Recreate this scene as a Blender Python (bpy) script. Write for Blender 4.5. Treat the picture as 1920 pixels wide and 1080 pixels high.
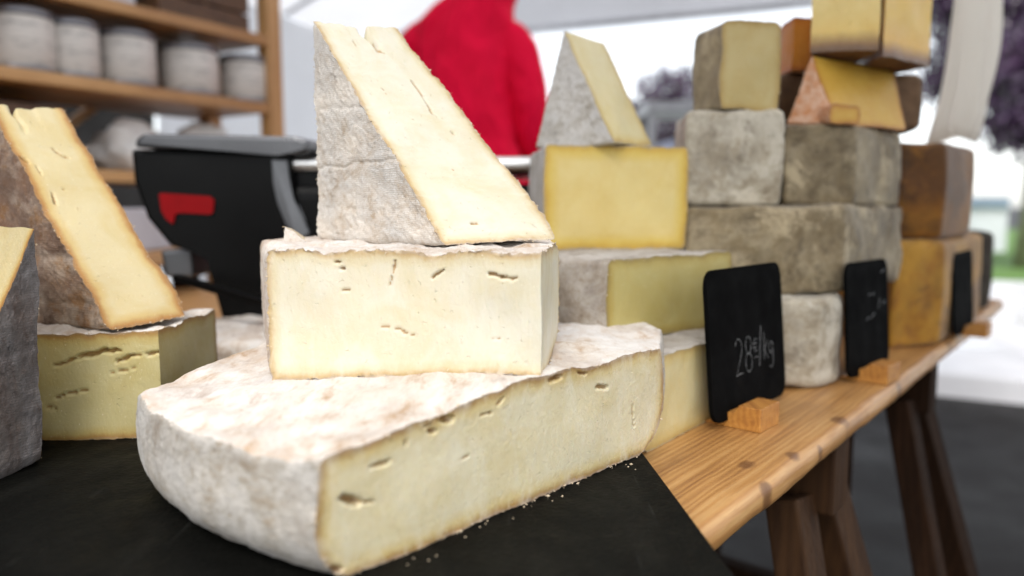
import bpy, bmesh, math, random
import numpy as np
from mathutils import Vector, Matrix, Euler

random.seed(7)
for o in list(bpy.data.objects):
    bpy.data.objects.remove(o)
scene = bpy.context.scene
COL = scene.collection
R = math.radians

# ------------------------------------------------------------------ camera
CZ = 0.95
FPX = 1400.0
PITCH = math.atan(155.0 / FPX)
cam_d = bpy.data.cameras.new('camera')
cam = bpy.data.objects.new('camera', cam_d)
COL.objects.link(cam)
cam.location = (0, 0, CZ)
cam.rotation_euler = (math.pi / 2 - PITCH, 0, 0)
cam_d.sensor_width = 36
cam_d.lens = 36 * FPX / 1920
cam_d.clip_start = 0.02
cam_d.clip_end = 2000
cam_d.dof.use_dof = True
cam_d.dof.focus_distance = 0.535
cam_d.dof.aperture_fstop = 2.9
cam_d.dof.aperture_blades = 0
scene.camera = cam

# ------------------------------------------------------------------ sky, sun, exposure
SUN_EL, SUN_AZ = 52.0, 186.0         # azimuth clockwise from +Y: behind the camera, to its right
world = bpy.data.worlds.new('World')
scene.world = world
world.use_nodes = True
nt = world.node_tree
sky = nt.nodes.new('ShaderNodeTexSky')
sky.sky_type = 'NISHITA'
sky.sun_disc = False
sky.sun_elevation = R(SUN_EL)
sky.sun_rotation = R(SUN_AZ)
sky.dust_density = 1.0
sky.air_density = 1.0
hs = nt.nodes.new('ShaderNodeHueSaturation')
hs.inputs['Saturation'].default_value = 0.25
bg = nt.nodes['Background']
bg.inputs['Strength'].default_value = 0.15
nt.links.new(sky.outputs[0], hs.inputs['Color'])
nt.links.new(hs.outputs[0], bg.inputs['Color'])
sd = bpy.data.lights.new('sun', 'SUN')
sun = bpy.data.objects.new('sun', sd)
COL.objects.link(sun)
sd.energy = 1.5
sd.angle = R(28)
sd.color = (1.0, 0.96, 0.9)
to_sun = Vector((math.sin(R(SUN_AZ)) * math.cos(R(SUN_EL)), math.cos(R(SUN_AZ)) * math.cos(R(SUN_EL)), math.sin(R(SUN_EL))))
sun.rotation_euler = to_sun.to_track_quat('Z', 'Y').to_euler()
sun.location = to_sun * 20
scene.view_settings.view_transform = 'Standard'
scene.view_settings.look = 'None'
scene.view_settings.gamma = 1
scene.view_settings.use_curve_mapping = False
scene.view_settings.exposure = 1.0
scene.cycles.use_denoising = True
scene.cycles.max_bounces = 10
scene.cycles.sample_clamp_indirect = 6

# ------------------------------------------------------------------ measuring helpers
ca, sa = math.cos(PITCH), math.sin(PITCH)


def ray(px, py):
    x, y = (px - 960) / FPX, (540 - py) / FPX
    return Vector((x, ca + sa * y, -sa + ca * y))


def P(px, py, Y):
    """point of the place seen at that spot of the photograph, Y metres away"""
    d = ray(px, py)
    return Vector((0, 0, CZ)) + d * (Y / d.y)


def G(px, py, z):
    """point at height z"""
    d = ray(px, py)
    return Vector((0, 0, CZ)) + d * ((z - CZ) / d.z)


# ------------------------------------------------------------------ object helpers
def link(name, me, mat=None, parent=None, smooth=True):
    o = bpy.data.objects.new(name, me)
    COL.objects.link(o)
    if mat is not None:
        me.materials.append(mat)
    if parent is not None:
        o.parent = parent
    if smooth:
        for p in me.polygons:
            p.use_smooth = True
    return o


def tag(o, label=None, cat=None, group=None, kind=None):
    if label:
        o['label'] = label
    if cat:
        o['category'] = cat
    if group:
        o['group'] = group
    if kind:
        o['kind'] = kind
    return o


def empty(name, loc, label=None, cat=None, group=None, rz=0):
    o = bpy.data.objects.new(name, None)
    COL.objects.link(o)
    o.location = loc
    o.rotation_euler = (0, 0, rz)
    o.empty_display_size = 0.05
    return tag(o, label, cat, group)


def np_mesh(name, V, faces):
    me = bpy.data.meshes.new(name)
    me.from_pydata(np.asarray(V).tolist(), [], faces)
    me.update()
    return me


class MB:
    """collects shapes for one mesh"""
    def __init__(self):
        self.bm = bmesh.new()

    def box(self, c, size, rot=None, bev=0.0, seg=2):
        r = bmesh.ops.create_cube(self.bm, size=1)
        vs = r['verts']
        bmesh.ops.scale(self.bm, vec=size, verts=vs)
        if bev > 0:
            es = list({e for v in vs for e in v.link_edges})
            rb = bmesh.ops.bevel(self.bm, geom=es, offset=bev, segments=seg, profile=0.6, affect='EDGES')
            vs = list({v for f in rb['faces'] for v in f.verts} | {v for v in vs if v.is_valid})
        if rot is not None:
            bmesh.ops.rotate(self.bm, cent=(0, 0, 0), matrix=rot.to_3x3(), verts=vs)
        bmesh.ops.translate(self.bm, vec=c, verts=vs)
        return self

    def bar(self, a, b, w, h, up=(0, 0, 1), bev=0.0):
        a, b = Vector(a), Vector(b)
        z = (b - a)
        L = z.length
        z.normalize()
        x = z.cross(Vector(up))
        if x.length < 1e-4:
            x = z.cross(Vector((0, 1, 0)))
        x.normalize()
        y = z.cross(x)
        m = Matrix((x, y, z)).transposed()
        return self.box((a + b) / 2, (w, h, L), m, bev)

    def tube(self, pts, rad, n=10, cap=True):
        pts = [Vector(p) for p in pts]
        rad = rad if hasattr(rad, '__len__') else [rad] * len(pts)
        rings = []
        for i, p in enumerate(pts):
            d = (pts[min(i + 1, len(pts) - 1)] - pts[max(i - 1, 0)]).normalized()
            x = d.cross(Vector((0.13, 0.21, 0.97)))
            if x.length < 0.05:
                x = d.cross(Vector((1, 0, 0)))
            x.normalize()
            y = d.cross(x)
            rings.append([self.bm.verts.new(p + (x * math.cos(k * 2 * math.pi / n) + y * math.sin(k * 2 * math.pi / n)) * rad[i]) for k in range(n)])
        for i in range(len(rings) - 1):
            for k in range(n):
                self.bm.faces.new((rings[i][k], rings[i][(k + 1) % n], rings[i + 1][(k + 1) % n], rings[i + 1][k]))
        if cap:
            self.bm.faces.new(rings[0][::-1])
            self.bm.faces.new(rings[-1])
        return self

    def lathe(self, c, prof, n=40, axis_m=None):
        c = Vector(c)
        rings = []
        for r, z in prof:
            ring = []
            for k in range(n):
                v = Vector((r * math.cos(2 * math.pi * k / n), r * math.sin(2 * math.pi * k / n), z))
                if axis_m is not None:
                    v = axis_m @ v
                ring.append(self.bm.verts.new(c + v))
            rings.append(ring)
        for i in range(len(rings) - 1):
            for k in range(n):
                self.bm.faces.new((rings[i][k], rings[i][(k + 1) % n], rings[i + 1][(k + 1) % n], rings[i + 1][k]))
        self.bm.faces.new(rings[0][::-1])
        self.bm.faces.new(rings[-1])
        return self

    def prism(self, poly, ext, bev=0.0):
        """closed polygon of 3D points swept along ext"""
        ext = Vector(ext)
        a = [self.bm.verts.new(Vector(p)) for p in poly]
        b = [self.bm.verts.new(Vector(p) + ext) for p in poly]
        fs = [self.bm.faces.new(a[::-1]), self.bm.faces.new(b)]
        n = len(a)
        for i in range(n):
            fs.append(self.bm.faces.new((a[i], a[(i + 1) % n], b[(i + 1) % n], b[i])))
        if bev > 0:
            es = list({e for f in fs for e in f.edges})
            bmesh.ops.bevel(self.bm, geom=es, offset=bev, segments=2, profile=0.6, affect='EDGES')
        return self

    def build(self, name, mat, parent=None, smooth=False, kind=None, origin=None):
        bmesh.ops.recalc_face_normals(self.bm, faces=self.bm.faces)
        me = bpy.data.meshes.new(name)
        off = None
        if parent is not None and origin is None:
            off = parent.matrix_world.inverted() if False else Matrix.Translation(-parent_world(parent))
        elif origin is not None:
            off = Matrix.Translation(-Vector(origin))
        if off is not None:
            self.bm.transform(off)
        self.bm.to_mesh(me)
        self.bm.free()
        o = link(name, me, mat, parent, smooth)
        if origin is not None and parent is None:
            o.location = origin
        if kind:
            o['kind'] = kind
        if smooth == 'auto':
            pass
        return o


def parent_world(p):
    v = Vector((0, 0, 0))
    while p is not None:
        v += Vector(p.location)
        p = p.parent
    return v


# ------------------------------------------------------------------ numpy noise
def vnoise(p, seed=0):
    p = np.asarray(p, dtype=np.float64)
    i = np.floor(p).astype(np.int64)
    f = p - i
    u = f * f * f * (f * (f * 6 - 15) + 10)
    res = np.zeros(len(p))
    for dx in (0, 1):
        for dy in (0, 1):
            for dz in (0, 1):
                h = (i[:, 0] + dx) * 374761393 + (i[:, 1] + dy) * 668265263 + (i[:, 2] + dz) * 1440662683 + seed * 974711
                h = (h ^ (h >> 13)) * 1274126177
                h = (h & 0x7fffffff)
                h = ((h ^ (h >> 16)) * 60493) & 0xffffff
                val = h / 8388608.0 - 1.0
                w = (u[:, 0] if dx else 1 - u[:, 0]) * (u[:, 1] if dy else 1 - u[:, 1]) * (u[:, 2] if dz else 1 - u[:, 2])
                res += w * val
    return res


def fbm(p, seed=0, octv=3):
    r = 0
    a = 1.0
    for k in range(octv):
        r = r + a * vnoise(np.asarray(p) * (2 ** k), seed + 17 * k)
        a *= 0.5
    return r


def vec_noise(p, seed=0):
    return np.stack([vnoise(p, seed), vnoise(p, seed + 101), vnoise(p, seed + 202)], 1)


# ------------------------------------------------------------------ materials
def new_mat(name):
    m = bpy.data.materials.new(name)
    m.use_nodes = True
    t = m.node_tree
    b = t.nodes['Principled BSDF']
    return m, t, b


class N:
    """small node writer"""
    def __init__(self, t):
        self.t = t

    def node(self, typ, **kw):
        n = self.t.nodes.new(typ)
        for k, v in kw.items():
            setattr(n, k, v)
        return n

    def setin(self, sock, v):
        if hasattr(v, 'links') or isinstance(v, bpy.types.NodeSocket):
            self.t.links.new(v, sock)
        else:
            sock.default_value = v

    def attr(self, name):
        return self.node('ShaderNodeAttribute', attribute_name=name)

    def noise(self, vec, scale, detail=4, rough=0.55, dist=0.0, out='Fac'):
        n = self.node('ShaderNodeTexNoise')
        self.setin(n.inputs['Vector'], vec)
        n.inputs['Scale'].default_value = scale
        n.inputs['Detail'].default_value = detail
        n.inputs['Roughness'].default_value = rough
        n.inputs['Distortion'].default_value = dist
        return n.outputs[0] if out == 'Fac' else n.outputs[1]

    def ramp(self, fac, stops, interp='LINEAR'):
        n = self.node('ShaderNodeValToRGB')
        n.color_ramp.interpolation = interp
        e = n.color_ramp.elements
        while len(e) > 1:
            e.remove(e[-1])
        for i, (p, c) in enumerate(stops):
            el = e[0] if i == 0 else e.new(p)
            el.position = p
            c = (c, c, c) if not hasattr(c, '__len__') else c
            el.color = (c[0], c[1], c[2], 1)
        self.setin(n.inputs[0], fac)
        return n.outputs[0]

    def mix(self, fac, a, b, mode='MIX'):
        n = self.node('ShaderNodeMixRGB', blend_type=mode)
        self.setin(n.inputs[0], fac)
        for s, v in ((n.inputs[1], a), (n.inputs[2], b)):
            if isinstance(v, tuple) and len(v) == 3:
                v = v + (1,)
            self.setin(s, v)
        return n.outputs[0]

    def math(self, op, a, b=0.0, clamp=False):
        n = self.node('ShaderNodeMath', operation=op, use_clamp=clamp)
        self.setin(n.inputs[0], a)
        self.setin(n.inputs[1], b)
        return n.outputs[0]

    def vmap(self, vec, loc=(0, 0, 0), rot=(0, 0, 0), scale=(1, 1, 1)):
        n = self.node('ShaderNodeMapping')
        self.setin(n.inputs[0], vec)
        n.inputs[1].default_value = loc
        n.inputs[2].default_value = rot
        n.inputs[3].default_value = scale
        return n.outputs[0]

    def bump(self, h, strength=0.3, dist=0.001, normal=None):
        n = self.node('ShaderNodeBump')
        n.inputs['Strength'].default_value = strength
        n.inputs['Distance'].default_value = dist
        self.setin(n.inputs['Height'], h)
        if normal is not None:
            self.setin(n.inputs['Normal'], normal)
        return n.outputs[0]

    def wave(self, vec, scale, axis='X', dist=0.0, dscale=1.0, detail=2):
        n = self.node('ShaderNodeTexWave', wave_type='BANDS', bands_direction=axis)
        self.setin(n.inputs['Vector'], vec)
        n.inputs['Scale'].default_value = scale
        n.inputs['Distortion'].default_value = dist
        n.inputs['Detail'].default_value = detail
        n.inputs['Detail Scale'].default_value = dscale
        return n.outputs[1]


def objco(n):
    return n.node('ShaderNodeTexCoord').outputs['Object']


def plain(name, col, rough=0.5, metal=0.0, var=0.15, scale=30, bump=0.0, bscale=200, spec=0.5, coat=0.0):
    """a painted / plastic / metal surface with slight mottling and wear"""
    m, t, b = new_mat(name)
    n = N(t)
    co = objco(n)
    f = n.noise(co, scale, 6, 0.6)
    dark = tuple(c * (1 - var) for c in col)
    lite = tuple(min(1, c * (1 + var)) for c in col)
    c = n.ramp(f, [(0.3, dark), (0.7, lite)])
    t.links.new(c, b.inputs['Base Color'])
    rr = n.ramp(n.noise(co, scale * 2.3, 5), [(0.3, rough * 0.85), (0.7, min(1, rough * 1.2))])
    t.links.new(rr, b.inputs['Roughness'])
    b.inputs['Metallic'].default_value = metal
    b.inputs['Specular IOR Level'].default_value = spec
    b.inputs['Coat Weight'].default_value = coat
    if bump > 0:
        t.links.new(n.bump(n.noise(co, bscale, 4), bump, 0.001), b.inputs['Normal'])
    return m


def paste_mat(name, core, mid, edge, crust, band=1.0, olive=0.0, sss=0.22, seed=0.0, rough=0.42, coat=0.0, streak=0.5, pale_amt=0.0):
    """cut face of a cheese: colour follows the distance to the rind, which ripens inwards"""
    m, t, b = new_mat(name)
    n = N(t)
    lco = n.vmap(n.attr('lco').outputs['Vector'], loc=(seed, seed * 1.7, seed * 0.6))
    rd = n.attr('rd').outputs['Fac']                      # millimetres
    wob = n.noise(lco, 55, 5, 0.6)
    wob2 = n.noise(lco, 400, 3, 0.6)
    d = n.math('ADD', rd, n.math('MULTIPLY', n.math('SUBTRACT', wob, 0.5), 7.0))
    d = n.math('ADD', d, n.math('MULTIPLY', n.math('SUBTRACT', wob2, 0.5), 1.3))
    dn = n.math('DIVIDE', d, 22.0 * band)
    col = n.ramp(dn, [(0.0, crust), (0.05, crust), (0.12, edge), (0.36, mid), (0.75, core), (1.0, core)], 'LINEAR')
    blot = n.noise(lco, 26, 6, 0.6, 0.6)
    col = n.mix(n.ramp(blot, [(0.40, 0.0), (0.66, 0.75)]), col, n.mix(1.0, col, (0.93, 0.87, 0.70), 'MULTIPLY'))
    pale = n.noise(n.vmap(lco, loc=(3.1, 0, 1.7), scale=(1.6, 1, 0.6)), 40, 6, 0.65, 0.8)
    col = n.mix(n.ramp(pale, [(0.50, 0.0), (0.68, pale_amt)]), col, (0.74, 0.70, 0.58))
    fine = n.noise(n.vmap(lco, scale=(1, 1, 0.35)), 190, 5, 0.65)
    col = n.mix(n.ramp(fine, [(0.4, 0.0), (0.8, 0.35)]), col, n.mix(1.0, col, (0.97, 0.93, 0.82), 'MULTIPLY'))
    if olive:
        col = n.mix(olive, col, n.mix(1.0, col, (0.80, 0.80, 0.52), 'MULTIPLY'))
    hole = n.attr('hole').outputs['Fac']
    col = n.mix(n.ramp(hole, [(0.25, 0.0), (0.75, 0.7)]), col, n.mix(1.0, col, (0.60, 0.33, 0.10), 'MULTIPLY'))
    # crystal flecks and crumbs
    fl = n.noise(lco, 620, 2, 0.5)
    col = n.mix(n.ramp(fl, [(0.70, 0.0), (0.76, 0.5)]), col, (0.9, 0.85, 0.7))
    t.links.new(col, b.inputs['Base Color'])
    b.inputs['Subsurface Weight'].default_value = sss
    b.inputs['Subsurface Radius'].default_value = (1.0, 0.62, 0.28)
    b.inputs['Subsurface Scale'].default_value = 0.0045
    t.links.new(n.ramp(n.noise(lco, 90, 6, 0.7), [(0.3, rough * 0.75), (0.7, rough * 1.35)]), b.inputs['Roughness'])
    b.inputs['Specular IOR Level'].default_value = 0.5
    b.inputs['Coat Weight'].default_value = coat
    b.inputs['Coat Roughness'].default_value = 0.12
    # knife drag, torn curd, crumbs
    k = n.noise(n.vmap(lco, scale=(1, 1, 0.16)), 260, 5, 0.6)
    tear = n.noise(lco, 120, 8, 0.7, 0.8)
    h = n.math('ADD', n.math('MULTIPLY', k, streak), tear)
    h = n.math('ADD', h, n.math('MULTIPLY', n.ramp(fl, [(0.68, 0.0), (0.78, 1.0)]), 0.5))
    pore = n.ramp(n.noise(lco, 300, 3, 0.55), [(0.27, 1.0), (0.34, 0.0)])
    h = n.math('SUBTRACT', h, n.math('MULTIPLY', pore, 1.2))
    drag = n.wave(n.vmap(lco, rot=(0, 0.35, 0)), 95, 'X', 6.0, 14, 4)
    h = n.math('ADD', h, n.math('MULTIPLY', drag, 0.07))
    t.links.new(n.bump(h, 0.6, 0.0010), b.inputs['Normal'])
    return m


def rind_mat(name, light, cream, tan, dark, brown=0.3, weave=0.5, wscale=1.0, seed=0.0, blot=22, speck=0.5, bstr=0.8, smear=(1, 1, 1), rough=0.85, weave_axes='XY', mold=0.0):
    """brushed, cloth-marked, mouldy rind"""
    m, t, b = new_mat(name)
    n = N(t)
    raw = n.attr('lco').outputs['Vector']
    lco = n.vmap(raw, loc=(seed, seed * 1.3, seed * 0.7))
    sco = n.vmap(lco, scale=smear)
    n1 = n.noise(sco, blot, 9, 0.68, 0.4)
    n2 = n.noise(sco, blot * 4.5, 8, 0.7, 0.3)
    n3 = n.noise(lco, 420, 5, 0.7)
    base = n.ramp(n.math('ADD', n.math('MULTIPLY', n1, 0.55), n.math('MULTIPLY', n2, 0.45)),
                  [(0.36, tan), (0.455, cream), (0.535, light), (0.72, light)])
    big = n.noise(sco, blot * 0.42, 7, 0.7, 0.8)
    lo = 0.68 - 0.38 * brown
    base = n.mix(n.ramp(n.math('ADD', n.math('MULTIPLY', big, 0.65), n.math('MULTIPLY', n2, 0.35)), [(lo - 0.05, 0.0), (lo + 0.10, 0.9)]), base, n.mix(n2, tan, dark))
    sp = n.noise(lco, 230, 6, 0.75)
    base = n.mix(n.ramp(sp, [(0.60, 0.0), (0.70, speck)]), base, dark)
    pw = n.noise(lco, 310, 6, 0.75)
    base = n.mix(n.ramp(pw, [(0.56, 0.0), (0.68, 0.5)]), base, light)
    if mold:
        mo = n.noise(n.vmap(lco, loc=(5.3, 2.2, 9.1)), blot * 0.9, 9, 0.75, 0.25)
        base = n.mix(n.ramp(mo, [(0.54, 0.0), (0.62, mold)]), base, tuple(min(0.8, x * 1.45) for x in light))
        base = n.mix(n.ramp(mo, [(0.36, mold), (0.43, 0.0)]), base, dark)
    # cloth weave pressed into the rind
    w1 = n.wave(lco, 170 * wscale, weave_axes[0], 3.0, 45, 4)
    w2 = n.wave(lco, 210 * wscale, weave_axes[1], 3.0, 45, 4)
    wv = n.math('ADD', n.math('MULTIPLY', w1, 0.35), n.math('MULTIPLY', w2, 0.65))
    wmask = n.ramp(n.noise(lco, 30, 4), [(0.35, 0.1), (0.65, 1.0)])
    wv = n.math('MULTIPLY', wv, wmask)
    base = n.mix(n.math('MULTIPLY', n.ramp(wv, [(0.1, 0.4), (0.6, 0.0)]), weave), base, n.mix(1.0, base, (0.72, 0.62, 0.48), 'MULTIPLY'))
    t.links.new(base, b.inputs['Base Color'])
    b.inputs['Roughness'].default_value = rough
    b.inputs['Specular IOR Level'].default_value = 0.2
    b.inputs['Sheen Weight'].default_value = 0.15
    h = n.math('ADD', n.math('MULTIPLY', n2, 0.28), n.math('MULTIPLY', n3, 0.6))
    h = n.math('ADD', h, n.math('MULTIPLY', wv, 0.8 * weave))
    h = n.math('ADD', h, n.math('MULTIPLY', n.noise(lco, 900, 4, 0.7), 0.3))
    t.links.new(n.bump(h, bstr, 0.0012), b.inputs['Normal'])
    return m


def wood_mat(name, light, mid, dark, along='Y', ring=40.0, rough=0.5, knots=0.6, coat=0.15, seed=0.0, spec=0.5, spots=()):
    m, t, b = new_mat(name)
    n = N(t)
    co = n.vmap(objco(n), loc=(seed, seed * 0.7, seed * 0.3))
    sc = {'X': (0.06, 1, 1), 'Y': (1, 0.06, 1), 'Z': (1, 1, 0.06)}[along]
    st = n.vmap(co, scale=sc)
    warp = n.noise(n.vmap(co, scale=tuple(0.25 if s == 0.06 else 1 for s in sc)), 9, 4, 0.5)
    v = n.node('ShaderNodeTexVoronoi', feature='F1')
    n.setin(v.inputs['Vector'], n.vmap(co, loc=(0, 0, 0), scale=(0.55 if along == 'X' else 1, 0.55 if along == 'Y' else 1, 0.0 if along != 'Z' else 0.55)))
    v.inputs['Scale'].default_value = 8
    kd = v.outputs['Distance']
    kn = n.ramp(kd, [(0.0, 1.0), (0.05, 0.75), (0.085, 0.2), (0.20, 0.0)])
    g = n.math('ADD', n.math('MULTIPLY', n.noise(st, ring, 5, 0.6), 1.0), n.math('MULTIPLY', warp, 0.5))
    g = n.math('ADD', g, n.math('MULTIPLY', kn, 0.45))
    lines = n.wave(n.vmap(st, scale=(1, 1, 1)), ring * 0.9, 'X' if along != 'X' else 'Y', 7.0, 1.6, 4)
    fac = n.math('ADD', n.math('MULTIPLY', g, 0.72), n.math('MULTIPLY', lines, 0.14))
    c = n.ramp(fac, [(0.40, light), (0.60, mid), (0.86, dark)])
    c = n.mix(n.math('MULTIPLY', kn, knots), c, tuple(x * 0.45 for x in dark))
    for (kx, ky, kr) in spots:
        vd = n.node('ShaderNodeVectorMath', operation='DISTANCE')
        wv_ = n.node('ShaderNodeVectorMath', operation='ADD')
        n.setin(wv_.inputs[0], n.vmap(objco(n), scale=(1, 0.6, 0)))
        sc_ = n.node('ShaderNodeVectorMath', operation='SCALE')
        n.setin(sc_.inputs[0], n.noise(co, 60, 4, 0.6, 0, 'Color'))
        sc_.inputs['Scale'].default_value = kr * 0.9
        n.setin(wv_.inputs[1], sc_.outputs[0])
        n.setin(vd.inputs[0], wv_.outputs[0])
        vd.inputs[1].default_value = (kx + kr * .45, ky * 0.6 + kr * .45, kr * .45)
        c = n.mix(n.ramp(n.math('DIVIDE', vd.outputs['Value'], kr), [(0.0, 0.9), (0.55, 0.75), (0.85, 0.30), (1.6, 0.0)]), c, tuple(x * 0.7 for x in dark))
    pores = n.noise(st, 260, 4, 0.7)
    c = n.mix(n.ramp(pores, [(0.55, 0.0), (0.75, 0.45)]), c, dark)
    grime = n.noise(co, 14, 6, 0.6)
    c = n.mix(n.ramp(grime, [(0.45, 0.0), (0.8, 0.35)]), c, n.mix(1.0, c, (0.62, 0.55, 0.48), 'MULTIPLY'))
    t.links.new(c, b.inputs['Base Color'])
    t.links.new(n.ramp(pores, [(0.3, rough * 0.8), (0.7, rough * 1.25)]), b.inputs['Roughness'])
    b.inputs['Coat Weight'].default_value = coat
    b.inputs['Coat Roughness'].default_value = 0.35
    b.inputs['Specular IOR Level'].default_value = spec
    t.links.new(n.bump(n.math('ADD', fac, n.math('MULTIPLY', pores, 0.5)), 0.35, 0.0012), b.inputs['Normal'])
    return m


M = {}
PALE = (0.90, 0.80, 0.55)
M['paste_pale'] = paste_mat('paste_pale', (0.69, 0.645, 0.52), (0.65, 0.57, 0.395), (0.52, 0.375, 0.195), (0.46, 0.345, 0.23), 0.62, seed=1, pale_amt=0.4)
M['paste_base'] = paste_mat('paste_base', (0.65, 0.585, 0.41), (0.60, 0.49, 0.26), (0.38, 0.245, 0.095), (0.36, 0.25, 0.17), 0.8, olive=0.06, seed=2, rough=0.28, pale_amt=0.4)
M['paste_left'] = paste_mat('paste_left', (0.54, 0.47, 0.25), (0.50, 0.39, 0.16), (0.38, 0.22, 0.07), (0.34, 0.22, 0.11), 0.7, olive=0.2, seed=3)
M['paste_amber'] = paste_mat('paste_amber', (0.60, 0.51, 0.30), (0.56, 0.42, 0.18), (0.40, 0.20, 0.055), (0.34, 0.19, 0.075), 0.9, seed=4)
M['paste_yellow'] = paste_mat('paste_yellow', (0.68, 0.54, 0.215), (0.65, 0.48, 0.11), (0.56, 0.36, 0.05), (0.44, 0.32, 0.14), 1.1, seed=5)
M['paste_olive'] = paste_mat('paste_olive', (0.496, 0.416, 0.176), (0.448, 0.352, 0.120), (0.336, 0.248, 0.080), (0.320, 0.256, 0.144), 0.7, olive=0.3, seed=6)
M['paste_cream'] = paste_mat('paste_cream', (0.656, 0.568, 0.320), (0.616, 0.496, 0.224), (0.496, 0.352, 0.128), (0.440, 0.352, 0.208), 0.8, seed=7)
M['paste_straw'] = paste_mat('paste_straw', (0.480, 0.376, 0.160), (0.440, 0.328, 0.120), (0.368, 0.240, 0.064), (0.320, 0.240, 0.120), 0.6, seed=8)
M['paste_gold'] = paste_mat('paste_gold', (0.56, 0.33, 0.045), (0.52, 0.285, 0.03), (0.42, 0.17, 0.012), (0.32, 0.13, 0.02), 0.6, seed=9, coat=0.1)
M['paste_wrapped'] = paste_mat('paste_wrapped', (0.74, 0.56, 0.20), (0.72, 0.50, 0.13), (0.22, 0.10, 0.014), (0.14, 0.06, 0.01), 3.0, seed=10, coat=0.15, rough=0.35)
M['paste_deep'] = paste_mat('paste_deep', (0.72, 0.45, 0.06), (0.70, 0.40, 0.045), (0.24, 0.10, 0.012), (0.15, 0.06, 0.01), 2.6, seed=12, coat=0.15, rough=0.35)
M['paste_orange'] = paste_mat('paste_orange', (0.56, 0.22, 0.03), (0.54, 0.19, 0.025), (0.40, 0.12, 0.015), (0.30, 0.09, 0.01), 0.8, seed=13)
M['rind_white'] = rind_mat('rind_white', (0.82, 0.785, 0.745), (0.72, 0.655, 0.585), (0.55, 0.43, 0.31), (0.26, 0.14, 0.07), 0.15, 1.0, 1.0, 1, blot=38)
M['rind_side_shaded'] = rind_mat('rind_side_shaded', (0.50, 0.475, 0.44), (0.38, 0.345, 0.295), (0.30, 0.235, 0.165), (0.13, 0.085, 0.05), 0.30, 0.5, 0.9, 14, blot=36, speck=0.9, bstr=0.6, mold=0.35)  # mottled rind; the shade on the wheel's side is put into its tone
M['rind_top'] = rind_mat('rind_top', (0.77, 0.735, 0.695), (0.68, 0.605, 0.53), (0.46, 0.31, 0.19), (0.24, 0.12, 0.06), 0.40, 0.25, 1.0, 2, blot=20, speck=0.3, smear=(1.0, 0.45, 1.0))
M['rind_brown'] = rind_mat('rind_brown', (0.54, 0.46, 0.38), (0.30, 0.16, 0.06), (0.17, 0.07, 0.022), (0.09, 0.035, 0.014), 0.62, 0.6, 0.8, 3, blot=16, bstr=1.0)
M['rind_slate'] = rind_mat('rind_slate', (0.30, 0.29, 0.30), (0.19, 0.18, 0.18), (0.12, 0.08, 0.06), (0.06, 0.03, 0.018), 0.5, 0.8, 0.8, 4, blot=20, bstr=1.0, smear=(1, 0.4, 1))
M['rind_chalk'] = rind_mat('rind_chalk', (0.62, 0.60, 0.57), (0.52, 0.49, 0.44), (0.36, 0.32, 0.26), (0.20, 0.17, 0.13), 0.22, 0.3, 1.0, 5, blot=26)
M['rind_grey'] = rind_mat('rind_grey', (0.40, 0.325, 0.205), (0.25, 0.19, 0.105), (0.15, 0.105, 0.052), (0.055, 0.036, 0.016), 0.56, 0.1, 1.0, 6, blot=15, bstr=0.9, rough=0.5, speck=0.35, mold=0.55)
M['rind_ash'] = rind_mat('rind_ash', (0.52, 0.47, 0.375), (0.36, 0.305, 0.22), (0.22, 0.17, 0.11), (0.10, 0.07, 0.04), 0.38, 0.1, 1.0, 16, blot=18, bstr=0.9, rough=0.45, speck=0.35, mold=0.5)
M['rind_mid'] = rind_mat('rind_mid', (0.50, 0.46, 0.41), (0.36, 0.31, 0.25), (0.21, 0.155, 0.11), (0.10, 0.065, 0.045), 0.38, 0.3, 1.0, 7, blot=22)
M['rind_ochre'] = rind_mat('rind_ochre', (0.32, 0.135, 0.010), (0.23, 0.085, 0.006), (0.12, 0.042, 0.005), (0.028, 0.011, 0.003), 0.60, 0.1, 1.0, 8, blot=10, bstr=0.7, rough=0.55, speck=0.3, mold=0.6)
M['rind_amber'] = rind_mat('rind_amber', (0.40, 0.20, 0.018), (0.31, 0.135, 0.010), (0.18, 0.07, 0.008), (0.05, 0.02, 0.004), 0.42, 0.1, 1.0, 9, blot=11, bstr=0.7, rough=0.55, speck=0.3, mold=0.6)
M['rind_orange'] = rind_mat('rind_orange', (0.66, 0.42, 0.29), (0.58, 0.28, 0.14), (0.48, 0.17, 0.05), (0.30, 0.10, 0.03), 0.25, 0.3, 0.6, 10, blot=24, speck=0.2)
M['rind_walnut'] = rind_mat('rind_walnut', (0.16, 0.09, 0.045), (0.11, 0.058, 0.026), (0.065, 0.03, 0.014), (0.03, 0.015, 0.008), 0.4, 0.1, 1.0, 11, blot=12, bstr=0.5, rough=0.6)
M['rind_char'] = rind_mat('rind_char', (0.05, 0.042, 0.032), (0.035, 0.027, 0.02), (0.02, 0.016, 0.01), (0.01, 0.008, 0.006), 0.4, 0.1, 1.0, 12, blot=12, bstr=0.5, rough=0.6)
M['crumb'] = plain('crumb', (0.58, 0.47, 0.33), 0.8, var=0.2, scale=300)
KNOTS = []
for (kx_, ky_, kr_) in ((1486, 852, .0062), (1574, 786, .0085), (1438, 905, .0060), (1545, 830, .005), (1640, 762, .006), (1400, 870, .007), (1690, 715, .007), (1780, 640, .008)):
    p_ = G(kx_, ky_, 0.753) - (Vector((0.135, 0.456, 0)) + Vector((0.633, 0.774, 0)) * 0.5 - Vector((0.774, -0.633, 0)) * 0.1225)
    KNOTS.append((p_.x * 0.774 - p_.y * 0.633, p_.x * 0.633 + p_.y * 0.774, kr_))
M['pine'] = wood_mat('pine', (0.52, 0.29, 0.105), (0.42, 0.205, 0.06), (0.20, 0.08, 0.022), 'Y', 46, 0.42, seed=3.0)
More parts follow.
